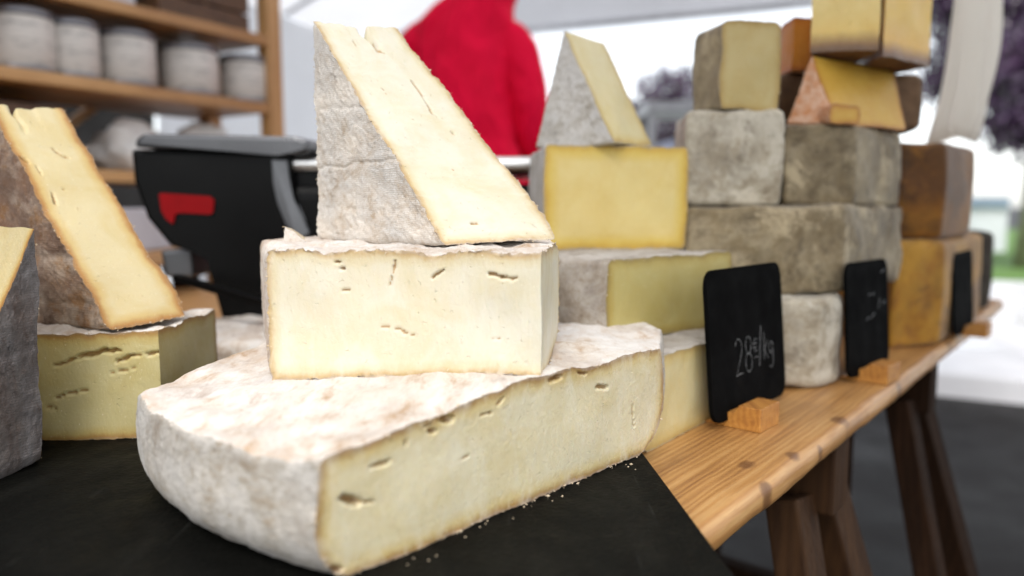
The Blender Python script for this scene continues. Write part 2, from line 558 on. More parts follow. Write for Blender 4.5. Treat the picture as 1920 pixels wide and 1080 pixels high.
M['pine_front'] = wood_mat('pine_front', (0.56, 0.33, 0.13), (0.43, 0.215, 0.065), (0.19, 0.075, 0.02), 'Y', 60, 0.42, seed=3.0, spots=KNOTS)
M['pine_block'] = wood_mat('pine_block', (0.58, 0.29, 0.07), (0.48, 0.21, 0.04), (0.30, 0.11, 0.02), 'Y', 90, 0.5, knots=0.0, seed=1.2)
M['beech'] = wood_mat('beech', (0.56, 0.33, 0.14), (0.46, 0.245, 0.09), (0.30, 0.14, 0.05), 'Y', 40, 0.5, seed=2.0)
M['beech_post'] = wood_mat('beech_post', (0.60, 0.37, 0.17), (0.50, 0.28, 0.11), (0.32, 0.16, 0.06), 'Z', 40, 0.5, seed=5.0)
M['trestle'] = wood_mat('trestle', (0.034, 0.015, 0.007), (0.020, 0.009, 0.004), (0.009, 0.004, 0.002), 'Z', 36, 0.8, seed=4.0, coat=0.0, spec=0.1)  # shade under the table is put into this near-black wood colour
M['trestle_lit'] = wood_mat('trestle_lit', (0.062, 0.028, 0.010), (0.042, 0.018, 0.006), (0.02, 0.008, 0.003), 'Z', 36, 0.7, seed=4.0, coat=0.0, spec=0.2)  # lighter copy: light on the near trestle is put into the wood colour
M['crate'] = wood_mat('crate', (0.15, 0.075, 0.03), (0.10, 0.045, 0.018), (0.05, 0.02, 0.008), 'Y', 30, 0.6, seed=6.0)


# ------------------------------------------------------------------ the cheese maker
def offset_poly(pts, types, d):
    n = len(pts)
    nrm, dirs = [], []
    for i in range(n):
        e = pts[(i + 1) % n] - pts[i]
        e = e / np.linalg.norm(e)
        dirs.append(e)
        nrm.append(np.array((-e[1], e[0])))        # inwards for CCW
    out = []
    for i in range(n):
        a, b = (i - 1) % n, i
        da = d if types[a] == 'r' else 0.0
        db = d if types[b] == 'r' else 0.0
        det = dirs[a][0] * dirs[b][1] - dirs[a][1] * dirs[b][0]
        if abs(det) < 0.02:
            out.append(pts[i] + (nrm[a] * da + nrm[b] * db) * 0.5)
            continue
        pa, pb = pts[i] + nrm[a] * da, pts[i] + nrm[b] * db
        w = pb - pa
        s = (w[0] * dirs[b][1] - w[1] * dirs[b][0]) / det
        out.append(pa + dirs[a] * s)
    return np.array(out)


def seg_dist(q, a, b):
    ab = b - a
    L2 = max(1e-12, float(ab @ ab))
    t = np.clip(((q - a) @ ab) / L2, 0, 1)
    return np.linalg.norm(q - (a + t[:, None] * ab), axis=1), t


def cheese(name, label, outline, types, H, origin, mat_r, mat_c, axes=None, res=0.004, nz=24, top=(0.012, 0.010),
           bot=(0.012, 0.010), bulge=0.002, seed=0, wave=0.0015, wfreq=45, rough=1.0, cuts=None, warp=None, caps=14,
           crumbs=0, group=None, mat_top=None, cat='cheese', jag=1.0):
    """A piece of a wheel: outline seen along its own axis (CCW), each outline edge 'r'ind or 'c'ut, H thick.
    axes = (u, v, e) world directions of the local frame; default upright."""
    cuts = cuts or {}
    rng = random.Random(seed)
    pts = np.array([(p[0], p[1]) for p in outline], float)
    origin = np.array(origin, float)
    A = np.eye(3) if axes is None else np.array([list(a) for a in axes], float).T
    flip = np.linalg.det(A) < 0
    ne = len(pts)
    # layers with more rows near both rims
    u = np.linspace(0, 1, nz + 1)
    t = 0.5 * u + 0.5 * (0.5 - 0.5 * np.cos(np.pi * u))
    z = t * H

    def inset(zz):
        i = -bulge * np.sin(np.pi * zz / H)
        th, ti = top
        if zz > H - th:
            k = (zz - (H - th)) / th
            i += ti * (1 - math.sqrt(max(0, 1 - k * k)))
        bh, bi = bot
        if zz < bh:
            k = 1 - zz / bh
            i += bi * (1 - math.sqrt(max(0, 1 - k * k)))
        return i
    layers = [offset_poly(pts, types, inset(zz)) for zz in z]
    nseg = [max(1, int(round(np.linalg.norm(pts[(i + 1) % ne] - pts[i]) / res))) for i in range(ne)]
    cols = []
    for i in range(ne):
        for k in range(nseg[i]):
            cols.append((i, k / nseg[i]))
    Nc = len(cols)
    ei = np.array([c[0] for c in cols])
    ek = np.array([c[1] for c in cols])
    grid = np.zeros((nz + 1, Nc, 3))
    for j in range(nz + 1):
        L = layers[j]
        L2 = np.roll(L, -1, axis=0)
        grid[j, :, :2] = L[ei] * (1 - ek)[:, None] + L2[ei] * ek[:, None]
        grid[j, :, 2] = z[j]
    hi = rough

    def deform(Pn, rd, jw=None):
        """common displacement field, so that rind and cut faces keep meeting"""
        q = Pn.copy()
        tt = np.clip(Pn[:, 2] / H, 0, 1)
        xy0 = np.stack([Pn[:, 0], Pn[:, 1], np.zeros(len(Pn))], 1)
        wt = (fbm(xy0 * wfreq, seed + 5, 3)) * wave
        wb = (fbm(xy0 * wfreq * 1.2, seed + 9, 3)) * wave * 0.6
        q[:, 2] += wt * np.clip((tt - 0.45) / 0.55, 0, 1) ** 1.5 - np.abs(wb) * -1 * np.clip((0.35 - tt) / 0.35, 0, 1) ** 1.5
        near = np.exp(-np.maximum(rd, 0) / 0.0016)
        q += vec_noise(Pn * 32, seed + 21) * 0.0012 * hi
        q += vec_noise(Pn * 170, seed + 31) * (0.00035 * hi * (0.15 + 0.85 * near))[:, None]
        q += vec_noise(Pn * 520, seed + 41) * (0.00042 * hi * near * (1 + (jag - 1) * (near if jw is None else jw)))[:, None]
        if warp is not None:
            q = warp(q, Pn)
        return q

    def world(q):
        return q @ A.T
    root = empty(name, origin, label, cat, group)

    # ---- rind: sides and both flats
    V = [grid[j, c] for j in range(nz + 1) for c in range(Nc)]
    V = list(grid.reshape(-1, 3))
    on_cut = np.array([1.0 if types[ei[c]] == 'c' or (ek[c] == 0 and types[(ei[c] - 1) % ne] == 'c') else 0.0 for c in range(Nc)])
    JW = [on_cut] * (nz + 1)
    faces = []
    for c in range(Nc):
        if types[ei[c]] != 'r':
            continue
        c2 = (c + 1) % Nc
        for j in range(nz):
            faces.append((j * Nc + c, j * Nc + c2, (j + 1) * Nc + c2, (j + 1) * Nc + c))
    for capz, row in ((1, nz), (0, 0)):
        ring0 = [row * Nc + c for c in range(Nc)]
        cen = grid[row].mean(axis=0)
        prev = ring0
        for r in range(1, caps + 1):
            f = 1 - (r / caps) ** 1.25
            if r == caps:
                JW.append(np.zeros(1))
                V.append(cen)
                ci = len(V) - 1
                for c in range(Nc):
                    tri = (prev[c], prev[(c + 1) % Nc], ci)
                    faces.append(tri if capz else tri[::-1])
                break
            st = len(V)
            V.extend(cen + (grid[row] - cen) * f)
            JW.append(on_cut * max(0, 1 - r * 0.6))
            cur = list(range(st, st + Nc))
            for c in range(Nc):
                q4 = (prev[c], prev[(c + 1) % Nc], cur[(c + 1) % Nc], cur[c])
                faces.append(q4 if capz else q4[::-1])
            prev = cur
    V = np.array(V)
    used = np.zeros(len(V), bool)
    for f in faces:
        for i in f:
            used[i] = True
    remap = np.cumsum(used) - 1
    faces = [tuple(int(remap[i]) for i in (f[::-1] if flip else f)) for f in faces]
    V = V[used]
    q = deform(V, np.zeros(len(V)), np.concatenate(JW)[used])
    me = np_mesh('rind', world(q), faces)
    at = me.attributes.new('lco', 'FLOAT_VECTOR', 'POINT')
    at.data.foreach_set('vector', V.astype(np.float32).ravel())
    ro = link('rind', me, mat_r, root)
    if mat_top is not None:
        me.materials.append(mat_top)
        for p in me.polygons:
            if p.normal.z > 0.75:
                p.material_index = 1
    edge_pts = []
    # ---- every cut side its own face
    for e in range(ne):
        if types[e] != 'c':
            continue
        n = nseg[e]
        g = np.zeros((nz + 1, n + 1, 3))
        for j in range(nz + 1):
            a, b = layers[j][e], layers[j][(e + 1) % ne]
            s = np.linspace(0, 1, n + 1)[:, None]
            g[j, :, :2] = a * (1 - s) + b * s
            g[j, :, 2] = z[j]
        Pn = g.reshape(-1, 3)
        rd = np.minimum(Pn[:, 2], H - Pn[:, 2])
        a0 = np.repeat(np.array([L[e] for L in layers]), n + 1, axis=0)
        b0 = np.repeat(np.array([L[(e + 1) % ne] for L in layers]), n + 1, axis=0)
        if types[(e - 1) % ne] == 'r':
            rd = np.minimum(rd, np.linalg.norm(Pn[:, :2] - a0, axis=1))
        if types[(e + 1) % ne] == 'r':
            rd = np.minimum(rd, np.linalg.norm(Pn[:, :2] - b0, axis=1))
        q = deform(Pn, rd)
        dirv = pts[(e + 1) % ne] - pts[e]
        Lh = np.linalg.norm(dirv)
        dirv = dirv / Lh
        inn = np.array((-dirv[1], dirv[0], 0.0))
        sz = np.stack([(Pn[:, :2] - pts[e]) @ dirv, Pn[:, 2]], 1)
        hole = np.zeros(len(Pn))
        for (x1, y1, x2, y2, wmm, dmm) in cuts.get(e, []):
            S3 = A @ np.array((dirv[0], dirv[1], 0))
            E3 = A @ np.array((0, 0, 1.0))
            base = origin + A @ np.array((pts[e][0], pts[e][1], 0))
            mm = []
            for (xx, yy) in ((x1, y1), (x2, y2)):
                d = np.array(ray(xx, yy))
                sol = np.linalg.solve(np.stack([S3, E3, -d], 1), np.array((0, 0, CZ)) - base)
                mm.append(sol[:2])
            wob = np.stack([vnoise(Pn * 260, seed + 61), vnoise(Pn * 260, seed + 62)], 1) * 0.0006
            wob += np.stack([vnoise(Pn * 700, seed + 63), vnoise(Pn * 700, seed + 64)], 1) * 0.00025
            dd, tt = seg_dist(sz + wob, mm[0], mm[1])
            w = wmm * 0.001 * (0.82 + 0.18 * np.sin(np.pi * np.clip(tt, 0.02, 0.98)))
            k = np.clip(1 - dd / w, 0, 1)
            prof = np.clip(k * 2.8, 0, 1)
            prof = prof * prof * (3 - 2 * prof)
            q += inn[None, :] * (prof * dmm * 0.0014)[:, None]
            hole = np.maximum(hole, prof)
        fc = []
        for j in range(nz):
            for k in range(n):
                f = (j * (n + 1) + k, j * (n + 1) + k + 1, (j + 1) * (n + 1) + k + 1, (j + 1) * (n + 1) + k)
                fc.append(f[::-1] if flip else f)
        me = np_mesh('cut_face', world(q), fc)
        at = me.attributes.new('lco', 'FLOAT_VECTOR', 'POINT')
        at.data.foreach_set('vector', np.stack([sz[:, 0] + e * 0.7, Pn[:, 0] * 0.2, Pn[:, 2]], 1).astype(np.float32).ravel())
        at = me.attributes.new('rd', 'FLOAT', 'POINT')
        at.data.foreach_set('value', (rd * 1000).astype(np.float32))
        at = me.attributes.new('hole', 'FLOAT', 'POINT')
        at.data.foreach_set('value', hole.astype(np.float32))
        link('cut_face', me, mat_c, root)
        Q = q.reshape(nz + 1, n + 1, 3)
        for row in (0, nz):
            for k in range(n + 1):
                edge_pts.append((Q[row, k], inn))
        for colk, ok in ((0, types[(e - 1) % ne] == 'r'), (n, types[(e + 1) % ne] == 'r')):
            if ok:
                for j in range(nz + 1):
                    edge_pts.append((Q[j, colk], inn))
    # ---- crumbs torn loose along the rind's edge
    if crumbs and edge_pts:
        bmv, bmf = [], []
        for _ in range(int(crumbs * .6)):
            p, inn = edge_pts[rng.randrange(len(edge_pts))]
            r = 0.00022 + 0.0006 * rng.random() ** 2.2
            c = p + np.array([rng.gauss(0, 0.0005) for _ in range(3)]) - inn * 0.0003
            st = len(bmv)
            for d in ((1, 0, 0), (-1, 0, 0), (0, 1, 0), (0, -1, 0), (0, 0, 1), (0, 0, -1)):
                bmv.append(c + (np.array(d) + np.array([rng.uniform(-.5, .5) for _ in range(3)])) * r * rng.uniform(0.6, 1.5))
            for f in ((0, 2, 4), (2, 1, 4), (1, 3, 4), (3, 0, 4), (2, 0, 5), (1, 2, 5), (3, 1, 5), (0, 3, 5)):
                bmf.append(tuple(st + i for i in f))
        co = link('crumb', np_mesh('crumb', world(np.array(bmv)), bmf), M['crumb'], root, smooth=False)
        co['kind'] = 'stuff'
    return root


def upright(pxy):
    """outline around its own centre: (outline, centre xy)"""
    a = np.array([(p[0], p[1]) for p in pxy], float)
    c = a.mean(axis=0)
    return [tuple(p) for p in a - c], c


def arc(c, r, a0, a1, n):
    return [(c[0] + r * math.cos(a0 + (a1 - a0) * i / n), c[1] + r * math.sin(a0 + (a1 - a0) * i / n)) for i in range(n + 1)]


def wedge(name, label, A_, BL, BR, CR, mat_r, mat_c, taper=0.3, arc_h=0.004, res=0.0025, nz=40, notch=None, grooves=(), **kw):
    """slice of a wheel stood on its outer rim: A apex, BL-BR rim of the flat that faces us, CR far end of the rim"""
    A_, BL, BR, CR = (np.array(v) for v in (A_, BL, BR, CR))
    u = (BR - BL) / np.linalg.norm(BR - BL)
    w = A_ - BL
    v = w - u * (w @ u)
    hgt = np.linalg.norm(v)
    v /= hgt
    E = CR - BR
    H = np.linalg.norm(E)
    e = E / H
    L = np.linalg.norm(BR - BL)
    n = 6
    outline = [(L * i / n, -arc_h * math.sin(math.pi * i / n)) for i in range(n + 1)] + [((A_ - BL) @ u, hgt)]
    types = ['r'] * n + ['c', 'c']

    def wp(q, P0):
        q = q.copy()
        hv = np.clip(P0[:, 1] / hgt, 0, 1)
        q[:, 2] *= 1 - taper * hv
        if notch:
            f, wd, dp = notch
            zz = P0[:, 2] / H
            k = np.exp(-((zz - f + 0.02 * np.sin(hv * 60)) / wd) ** 2)
            topw = np.clip((hv - 0.86) / 0.14, 0, 1)
            q[:, 1] -= k * dp * topw
            q[:, 1] -= topw * 0.0022 * (0.4 + fbm(np.stack([zz * 4, zz * 0, zz * 0], 1), 3, 3))
        for (pos, dp, wd) in grooves:
            lv = pos * hgt + 0.0025 * fbm(np.stack([P0[:, 0] * 50, P0[:, 0] * 0 + pos * 9, P0[:, 0] * 0], 1), 7, 3)
            k = np.exp(-((P0[:, 1] - lv) / wd) ** 2) * np.clip(1 - P0[:, 2] / 0.004, 0, 1)
            q[:, 2] += k * dp
        return q
    return cheese(name, label, outline, types, H, BL, mat_r, mat_c, axes=(u, v, e), res=res, nz=nz, warp=wp, **kw)


# ================================================================== the large structure
TB = 0.753          # table top
SL = 0.765          # top of the slate board
td = Vector((0.633, 0.774, 0))      # along the table
rd_ = Vector((0.774, -0.633, 0))    # across it, towards the street
ct = Vector((0.39, 0.92, 0)).normalized()    # along the stall
cr = Vector((0.92, -0.39, 0)).normalized()


def S(s, r, z):
    v = ct * s + cr * r
    return Vector((v.x, v.y, z))


def ground_mats():
    m, t, b = new_mat('asphalt')
    n = N(t)
    co = objco(n)
    a = n.noise(co, 3.0, 8, 0.65)
    g = n.noise(co, 260, 4, 0.7)
    c = n.ramp(n.math('ADD', n.math('MULTIPLY', a, 0.5), n.math('MULTIPLY', g, 0.5)), [(0.35, (0.006, 0.0054, 0.0052)), (0.65, (0.020, 0.0178, 0.017))])
    t.links.new(c, b.inputs['Base Color'])
    t.links.new(n.ramp(a, [(0.35, 0.34), (0.6, 0.55)]), b.inputs['Roughness'])
    b.inputs['Specular IOR Level'].default_value = 0.06
    t.links.new(n.bump(g, 0.5, 0.004), b.inputs['Normal'])
    M['asphalt'] = m
    m, t, b = new_mat('concrete')
    n = N(t)
    co = objco(n)
    a = n.noise(co, 2.0, 8, 0.65)
    c = n.ramp(a, [(0.3, (0.60, 0.59, 0.60)), (0.7, (0.74, 0.73, 0.74))])
    t.links.new(c, b.inputs['Base Color'])
    t.links.new(n.ramp(n.noise(co, 1.2, 4), [(0.4, 0.22), (0.6, 0.5)]), b.inputs['Roughness'])
    M['concrete'] = m
    m, t, b = new_mat('grass')
    n = N(t)
    co = objco(n)
    c = n.ramp(n.noise(co, 20, 6, 0.7), [(0.3, (0.06, 0.14, 0.02)), (0.7, (0.14, 0.26, 0.05))])
    t.links.new(c, b.inputs['Base Color'])
    b.inputs['Roughness'].default_value = 0.8
    M['grass'] = m


ground_mats()


def sheet(name, poly, z, mat, kind='structure'):
    me = np_mesh(name, [(p[0], p[1], z) for p in poly], [tuple(range(len(poly)))])
    o = link(name, me, mat, smooth=False)
    o['kind'] = kind
    return o


sheet('ground', [(-300, -300), (300, -300), (300, 300), (-300, 300)], 0.0, M['asphalt'])
# pale wet pavement beyond the stall, raised by a kerb
pv = MB()
pa, pb = Vector((2.07, 3.70, 0)), Vector((2.95, 3.23, 0))
dv = (pb - pa).normalized()
nv = Vector((-dv.y, dv.x, 0))
if nv.y < 0:
    nv = -nv
a0, b0 = pa - dv * 12, pb + dv * 12
pv.prism([a0 + Vector((0, 0, -0.05)), b0 + Vector((0, 0, -0.05)), b0 + nv * 5.6 + Vector((0, 0, -0.05)), a0 + nv * 5.6 + Vector((0, 0, -0.05))], (0, 0, 0.17), 0.012)
tag(pv.build('pavement', M['concrete']), kind='structure')
gl = MB()
gl.prism([a0 + nv * 5.604 + Vector((0, 0, -0.05)), b0 + nv * 5.604 + Vector((0, 0, -0.05)), b0 + nv * 26 + Vector((0, 0, -0.05)), a0 + nv * 26 + Vector((0, 0, -0.05))], (0, 0, 0.20))
tag(gl.build('lawn', M['grass']), kind='structure')


# ---- the tent over the stall
def tent_mat(name, col):
    m, t, b = new_mat(name)
    n = N(t)
    co = objco(n)
    f = n.noise(co, 3, 5, 0.6)
    c = n.ramp(f, [(0.3, tuple(x * 0.94 for x in col)), (0.7, col)])
    t.links.new(c, b.inputs['Base Color'])
    b.inputs['Roughness'].default_value = 0.6
    tr = n.node('ShaderNodeBsdfTranslucent')
    t.links.new(c, tr.inputs['Color'])
    mx = n.node('ShaderNodeMixShader')
    mx.inputs[0].default_value = 0.55
    t.links.new(b.outputs[0], mx.inputs[1])
    t.links.new(tr.outputs[0], mx.inputs[2])
    t.links.new(mx.outputs[0], t.nodes['Material Output'].inputs[0])
    t.links.new(n.bump(n.noise(co, 6, 3), 0.3, 0.02), b.inputs['Normal'])
    return m


M['tent'] = tent_mat('tent_fabric', (0.90, 0.90, 0.92))
M['tent_pole'] = plain('tent_pole', (0.55, 0.56, 0.58), 0.35, 0.8)
EV, RG = 2.05, 2.85           # eave and ridge heights
S0, S1, R0, R1 = -0.55, 4.55, -3.0, 1.1
RM = (R0 + R1) / 2
tent = empty('market_tent', S((S0 + S1) / 2, RM, 0), 'white market tent roof and sheets over the cheese stall', 'tent')


def fabric(name, quad, parent, nu=24, nv_=12, amp=0.015, seed=0, mat='tent'):
    a, b, c, d = (np.array(p) for p in quad)
    V, F = [], []
    for j in range(nv_ + 1):
        for i in range(nu + 1):
            s, t_ = i / nu, j / nv_
            V.append((a * (1 - s) + b * s) * (1 - t_) + (d * (1 - s) + c * s) * t_)
    V = np.array(V)
    nrm = np.cross(b - a, d - a)
    nrm = nrm / np.linalg.norm(nrm)
    V = V + nrm[None, :] * (fbm(V * 2.3, seed, 3) * amp)[:, None]
    for j in range(nv_):
        for i in range(nu):
            k = j * (nu + 1) + i
            F.append((k, k + 1, k + nu + 2, k + nu + 1))
    V = V - np.array(parent_world(parent))
    return link(name, np_mesh(name, V, F), M[mat], parent)


fabric('roof_panel', (S(S0, R0, EV), S(S1, R0, EV), S(S1, RM, RG), S(S0, RM, RG)), tent, seed=1)
fabric('roof_panel', (S(S0, RM, RG), S(S1, RM, RG), S(S1, R1, EV), S(S0, R1, EV)), tent, seed=2)
fabric('valance', (S(S1 + .01, R0, EV - .02), S(S1 + .01, R1, EV - .02), S(S1 + .01, R1, EV + .22), S(S1 + .01, R0, EV + .22)), tent, 40, 4, 0.012, 3)
fabric('valance', (S(S0, R1 + .01, EV - .2), S(S1, R1 + .01, EV - .2), S(S1, R1 + .01, EV + .01), S(S0, R1 + .01, EV + .01)), tent, 40, 4, 0.012, 4)
fabric('gable', (S(S1, R0, EV), S(S1, R1, EV), S(S1, RM + .01, RG), S(S1, RM - .01, RG)), tent, 10, 8, 0.01, 5)
M['added_tarp'] = plain('added_tarp_dark', (0.035, 0.032, 0.03), 0.7, var=0.2, scale=4)  # added dark fabric that keeps light off the left side
fabric('wall_and_light_block', (S(S0 - .01, R0, 0.02), S(S0 - .01, -1.0, 0.02), S(S0 - .01, -1.0, EV), S(S0 - .01, R0, EV)), tent, 30, 12, 0.03, 7, 'added_tarp')  # unseen sheet added behind the camera to block light from the left
fabric('wall_and_light_block', (S(S0, R0, 0.02), S(2.7, R0, 0.02), S(2.7, R0, EV), S(S0, R0, EV)), tent, 30, 12, 0.03, 6, 'added_tarp')  # near stretch of the wall made dark to cut bounce light
fabric('wall_and_light_block', (S(2.71, R0, 0.02), S(S1, R0, 0.02), S(S1, R0, EV), S(2.71, R0, EV)), tent, 20, 12, 0.03, 8)
for (s_, r_) in ((S1 - .03, R0 + .03), (S1 - .03, R1 - .03), (S0 + .03, R0 + .03)):
    MB().tube([S(s_, r_, 0), S(s_, r_, EV)], 0.022, 12).build('pole', M['tent_pole'], tent, True)
for (a, b) in ((S(S1 - .04, R0, EV), S(S1 - .04, R1, EV)), (S(S0, RM, RG - .03), S(S1, RM, RG - .03)), (S(S0, R1 - .02, EV), S(S1, R1 - .02, EV)),
               (S(S1 - .9, R0, EV + .02), S(S1 - .9, RM, RG - .03)), (S(S1 - .9, RM, RG - .03), S(S1 - .9, R1, EV + .02)),
               (S(2.0, R0, EV + .02), S(2.0, RM, RG - .03)), (S(2.0, RM, RG - .03), S(2.0, R1, EV + .02))):
    MB().tube([a, b], 0.019, 10).build('rafter', M['tent_pole'], tent, True)

# ================================================================== table and slate
E0 = Vector((0.135, 0.456, 0))            # a point of the table's front edge
TABLE_L0, TABLE_L1 = -0.42, 1.42
table = empty('market_table', E0 + td * 0.5 - rd_ * 0.3, 'long pine plank table carrying the cheeses', 'table')
TROT = Matrix(((td.y, td.x, 0), (-td.x, td.y, 0), (0, 0, 1)))     # local x = across, y = along


def plank(x0, x1, l0, l1, z0, z1, mat, parent, bev=0.008):
    """board lying along the table: x across measured back from the front edge"""
    W_, L_, T_ = x1 - x0, l1 - l0, z1 - z0
    prof = []
    for (cx, cy, a0) in ((W_ / 2 - bev, T_ / 2 - bev, 0), (-W_ / 2 + bev, T_ / 2 - bev, 90), (-W_ / 2 + bev, -T_ / 2 + bev, 180), (W_ / 2 - bev, -T_ / 2 + bev, 270)):
        for k in range(6):
            a = R(a0 + 18 * k)
            prof.append((cx + bev * math.cos(a), cy + bev * math.sin(a)))
    prof = np.array(prof)
    ys = np.concatenate([[-L_ / 2], np.linspace(-L_ / 2 + .002, L_ / 2 - .002, 220), [L_ / 2]])
    V = np.array([(p[0] * (1 if 0 < k < len(ys) - 1 else 1 - .004 / W_), y, p[1] * (1 if 0 < k < len(ys) - 1 else .85)) for k, y in enumerate(ys) for p in prof])
    wear = np.abs(V[:, 0]) > W_ / 2 - bev * 1.2
    dv_ = vec_noise(V * np.array((60, 22, 60)), 77) * 0.0011 + vec_noise(V * np.array((200, 70, 200)), 78) * 0.0004
    dv_[:, 1] = 0
    V = V + dv_ * wear[:, None]
    n_ = len(prof)
    F = [(k * n_ + i, k * n_ + (i + 1) % n_, (k + 1) * n_ + (i + 1) % n_, (k + 1) * n_ + i) for k in range(len(ys) - 1) for i in range(n_)]
    F = [f[::-1] for f in F]
    F += [tuple(range(n_)), tuple(range((len(ys) - 1) * n_, len(ys) * n_))[::-1]]
    me = np_mesh('plank', V, F)
    bm_ = bmesh.new()
    bm_.from_mesh(me)
    bmesh.ops.recalc_face_normals(bm_, faces=bm_.faces)
    bm_.to_mesh(me)
    bm_.free()
    o = link('plank', me, mat, parent)
    c = E0 + td * ((l0 + l1) / 2) + rd_ * ((x0 + x1) / 2) + Vector((0, 0, (z0 + z1) / 2))
    o.location = c - parent_world(parent)
    o.rotation_euler = (0, 0, math.atan2(rd_.y, rd_.x))
    m = me
    try:
        me.set_sharp_from_angle(angle=R(50))
    except Exception:
        pass
    return o


plank(-0.245, 0.0, TABLE_L0, TABLE_L1, TB - 0.024, TB, M['pine_front'], table, 0.010)
plank(-0.440, -0.247, TABLE_L0, TABLE_L1 - .004, TB - 0.024, TB - .0005, M['pine'], table, 0.004)
plank(-0.640, -0.442, TABLE_L0, TABLE_L1 - .002, TB - 0.024, TB - .0002, M['pine'], table, 0.004)
plank(-0.840, -0.642, TABLE_L0, TABLE_L1 - .003, TB - 0.024, TB - .0006, M['pine'], table, 0.004)


def trestle(lpos, label, wood='trestle'):
    root = empty('trestle', E0 + td * lpos - rd_ * 0.4, label, 'trestle', 'wooden trestles under the table')
    zt = TB - 0.0245
    a = E0 + td * lpos
    beam = MB().bar(a - rd_ * 0.80 + Vector((0, 0, zt - .04)), a - rd_ * 0.015 + Vector((0, 0, zt - .04)), 0.05, 0.078, bev=0.003).build('crossbeam', M[wood], root)
    MB().bar(a - rd_ * 0.05 + td * 0.034 + Vector((0, 0, zt - .002)), a - rd_ * 0.05 + td * 0.034 + Vector((0, 0, zt - .075)), 0.05, 0.016, up=td, bev=0.002).build('gusset', M['beech_post'], root)
    for sx in (-0.76, -0.05):
        for sy in (-1, 1):
            p0 = a + rd_ * sx + td * (0.045 * sy) + Vector((0, 0, zt - .06))
            p1 = a + rd_ * (sx + (0.17 if sx > -.4 else -.17)) + td * (0.16 * sy)
            MB().bar(p0, p1, 0.055, 0.032, up=rd_, bev=0.003).build('leg', M[wood], root)
    MB().bar(a - rd_ * 0.80 + td * .0 + Vector((0, 0, .30)), a + rd_ * 0.02 + Vector((0, 0, .30)), 0.03, 0.05, bev=0.002).build('stretcher', M[wood], root)
    return root


trestle(0.32, 'brown wooden trestle under the near half of the table', 'trestle_lit')
trestle(0.78, 'slender shade-toned trestle under the far half of the table')

# slate board, laid over the near end of the table
ml, tl, bl = new_mat('slate')
n = N(tl)
co = objco(n)
sl1 = n.noise(co, 14, 9, 0.7, 0.6)
tl.links.new(n.ramp(sl1, [(0.3, (0.002, 0.002, 0.0018)), (0.75, (0.009, 0.0092, 0.0078))]), bl.inputs['Base Color'])
tl.links.new(n.ramp(n.noise(co, 40, 7, 0.7), [(0.3, 0.42), (0.7, 0.7)]), bl.inputs['Roughness'])
scr = n.ramp(n.noise(n.vmap(co, rot=(0, 0, 0.7), scale=(1, 0.04, 1)), 160, 3, 0.6), [(0.66, 0.0), (0.70, 1.0)])
smr = n.noise(n.vmap(co, rot=(0, 0, -0.4), scale=(1, 0.4, 1)), 9, 6, 0.7, 1.5)
tl.links.new(n.mix(n.math('MULTIPLY', scr, n.ramp(smr, [(0.45, 0.0), (0.6, 0.35)])), n.mix(n.ramp(smr, [(0.5, 0.0), (0.7, 0.5)]), n.ramp(sl1, [(0.3, (0.0012, 0.0012, 0.001)), (0.75, (0.006, 0.0061, 0.005))]), (0.013, 0.0125, 0.0105)), (0.06, 0.06, 0.055)), bl.inputs['Base Color'])
tl.links.new(n.bump(n.math('ADD', n.noise(co, 30, 9, 0.75), n.noise(co, 320, 4)), 0.7, 0.0014), bl.inputs['Normal'])
bl.inputs['Specular IOR Level'].default_value = 0.06
M['slate'] = ml
sA, sB = G(1203, 846, SL), G(1382, 1085, SL)
sdv = (sA - sB).normalized()
c0 = sB - sdv * 0.16
c1 = sB + sdv * 0.44
lft = Vector((-sdv.y, sdv.x, 0)) * 0.85
slate = MB().prism([Vector((p.x, p.y, TB + .0006)) for p in (c0, c1, c1 + lft, c0 + lft)], (0, 0, SL - TB - .0006), 0.0015).build('slate_board', M['slate'], origin=(c1 + lft / 2))
tag(slate, 'large black slate board under the nearest cheeses', 'slate board')

# ================================================================== the cheeses in front
# --- large cut wheel lying at the bottom of the middle stack
P1, P2 = G(606, 1106, SL), G(1236, 838, SL)
ch = Vector((P2.x - P1.x, P2.y - P1.y))
Lc = ch.length
uu = ch / Lc
nn = Vector((-uu.y, uu.x))
mid = Vector(((P1.x + P2.x) / 2, (P1.y + P2.y) / 2))
C, Rw = Vector((-0.06, 0.57)), 0.185
Lp = Vector((-0.241, 0.472))
rim = []
cd_ = Vector((P1.x, P1.y)) - Lp
cn_ = Vector((cd_.y, -cd_.x)).normalized()
for k in range(25):
    f = k / 24
    rim.append(Lp + cd_ * f + cn_ * (0.016 * math.sin(math.pi * f) ** 0.9))
back = [(0.132, 0.650), (0.118, 0.715), (0.06, 0.765), (-0.03, 0.785), (-0.11, 0.765), (-0.165, 0.70), (-0.2, 0.63), (-0.226, 0.56), (-0.238, 0.52), (-0.2435, 0.497)]
ol = [(P1.x, P1.y), (P2.x, P2.y)] + back + [tuple(p) for p in rim[:-1]]
outl, cc = upright(ol)
BH = 0.078
Cl = np.array((C.x - cc[0], C.y - cc[1]))
p2d = np.array((P2.x - C.x, P2.y - C.y)) / Rw


def drop_at(X, Y):
    """the wheel sags a little towards its near left rim"""
    x = ((X - C.x) * -0.75 + (Y - C.y) * -0.66) / Rw
    k = np.clip((x - 0.05) / 0.80, 0, 1.1)
    return 0.0135 * k ** 1.35


def slump(q, P0):
    q = q.copy()
    q[:, 2] -= drop_at(P0[:, 0] + cc[0], P0[:, 1] + cc[1]) * np.clip(P0[:, 2] / BH, 0, 1)
    return q


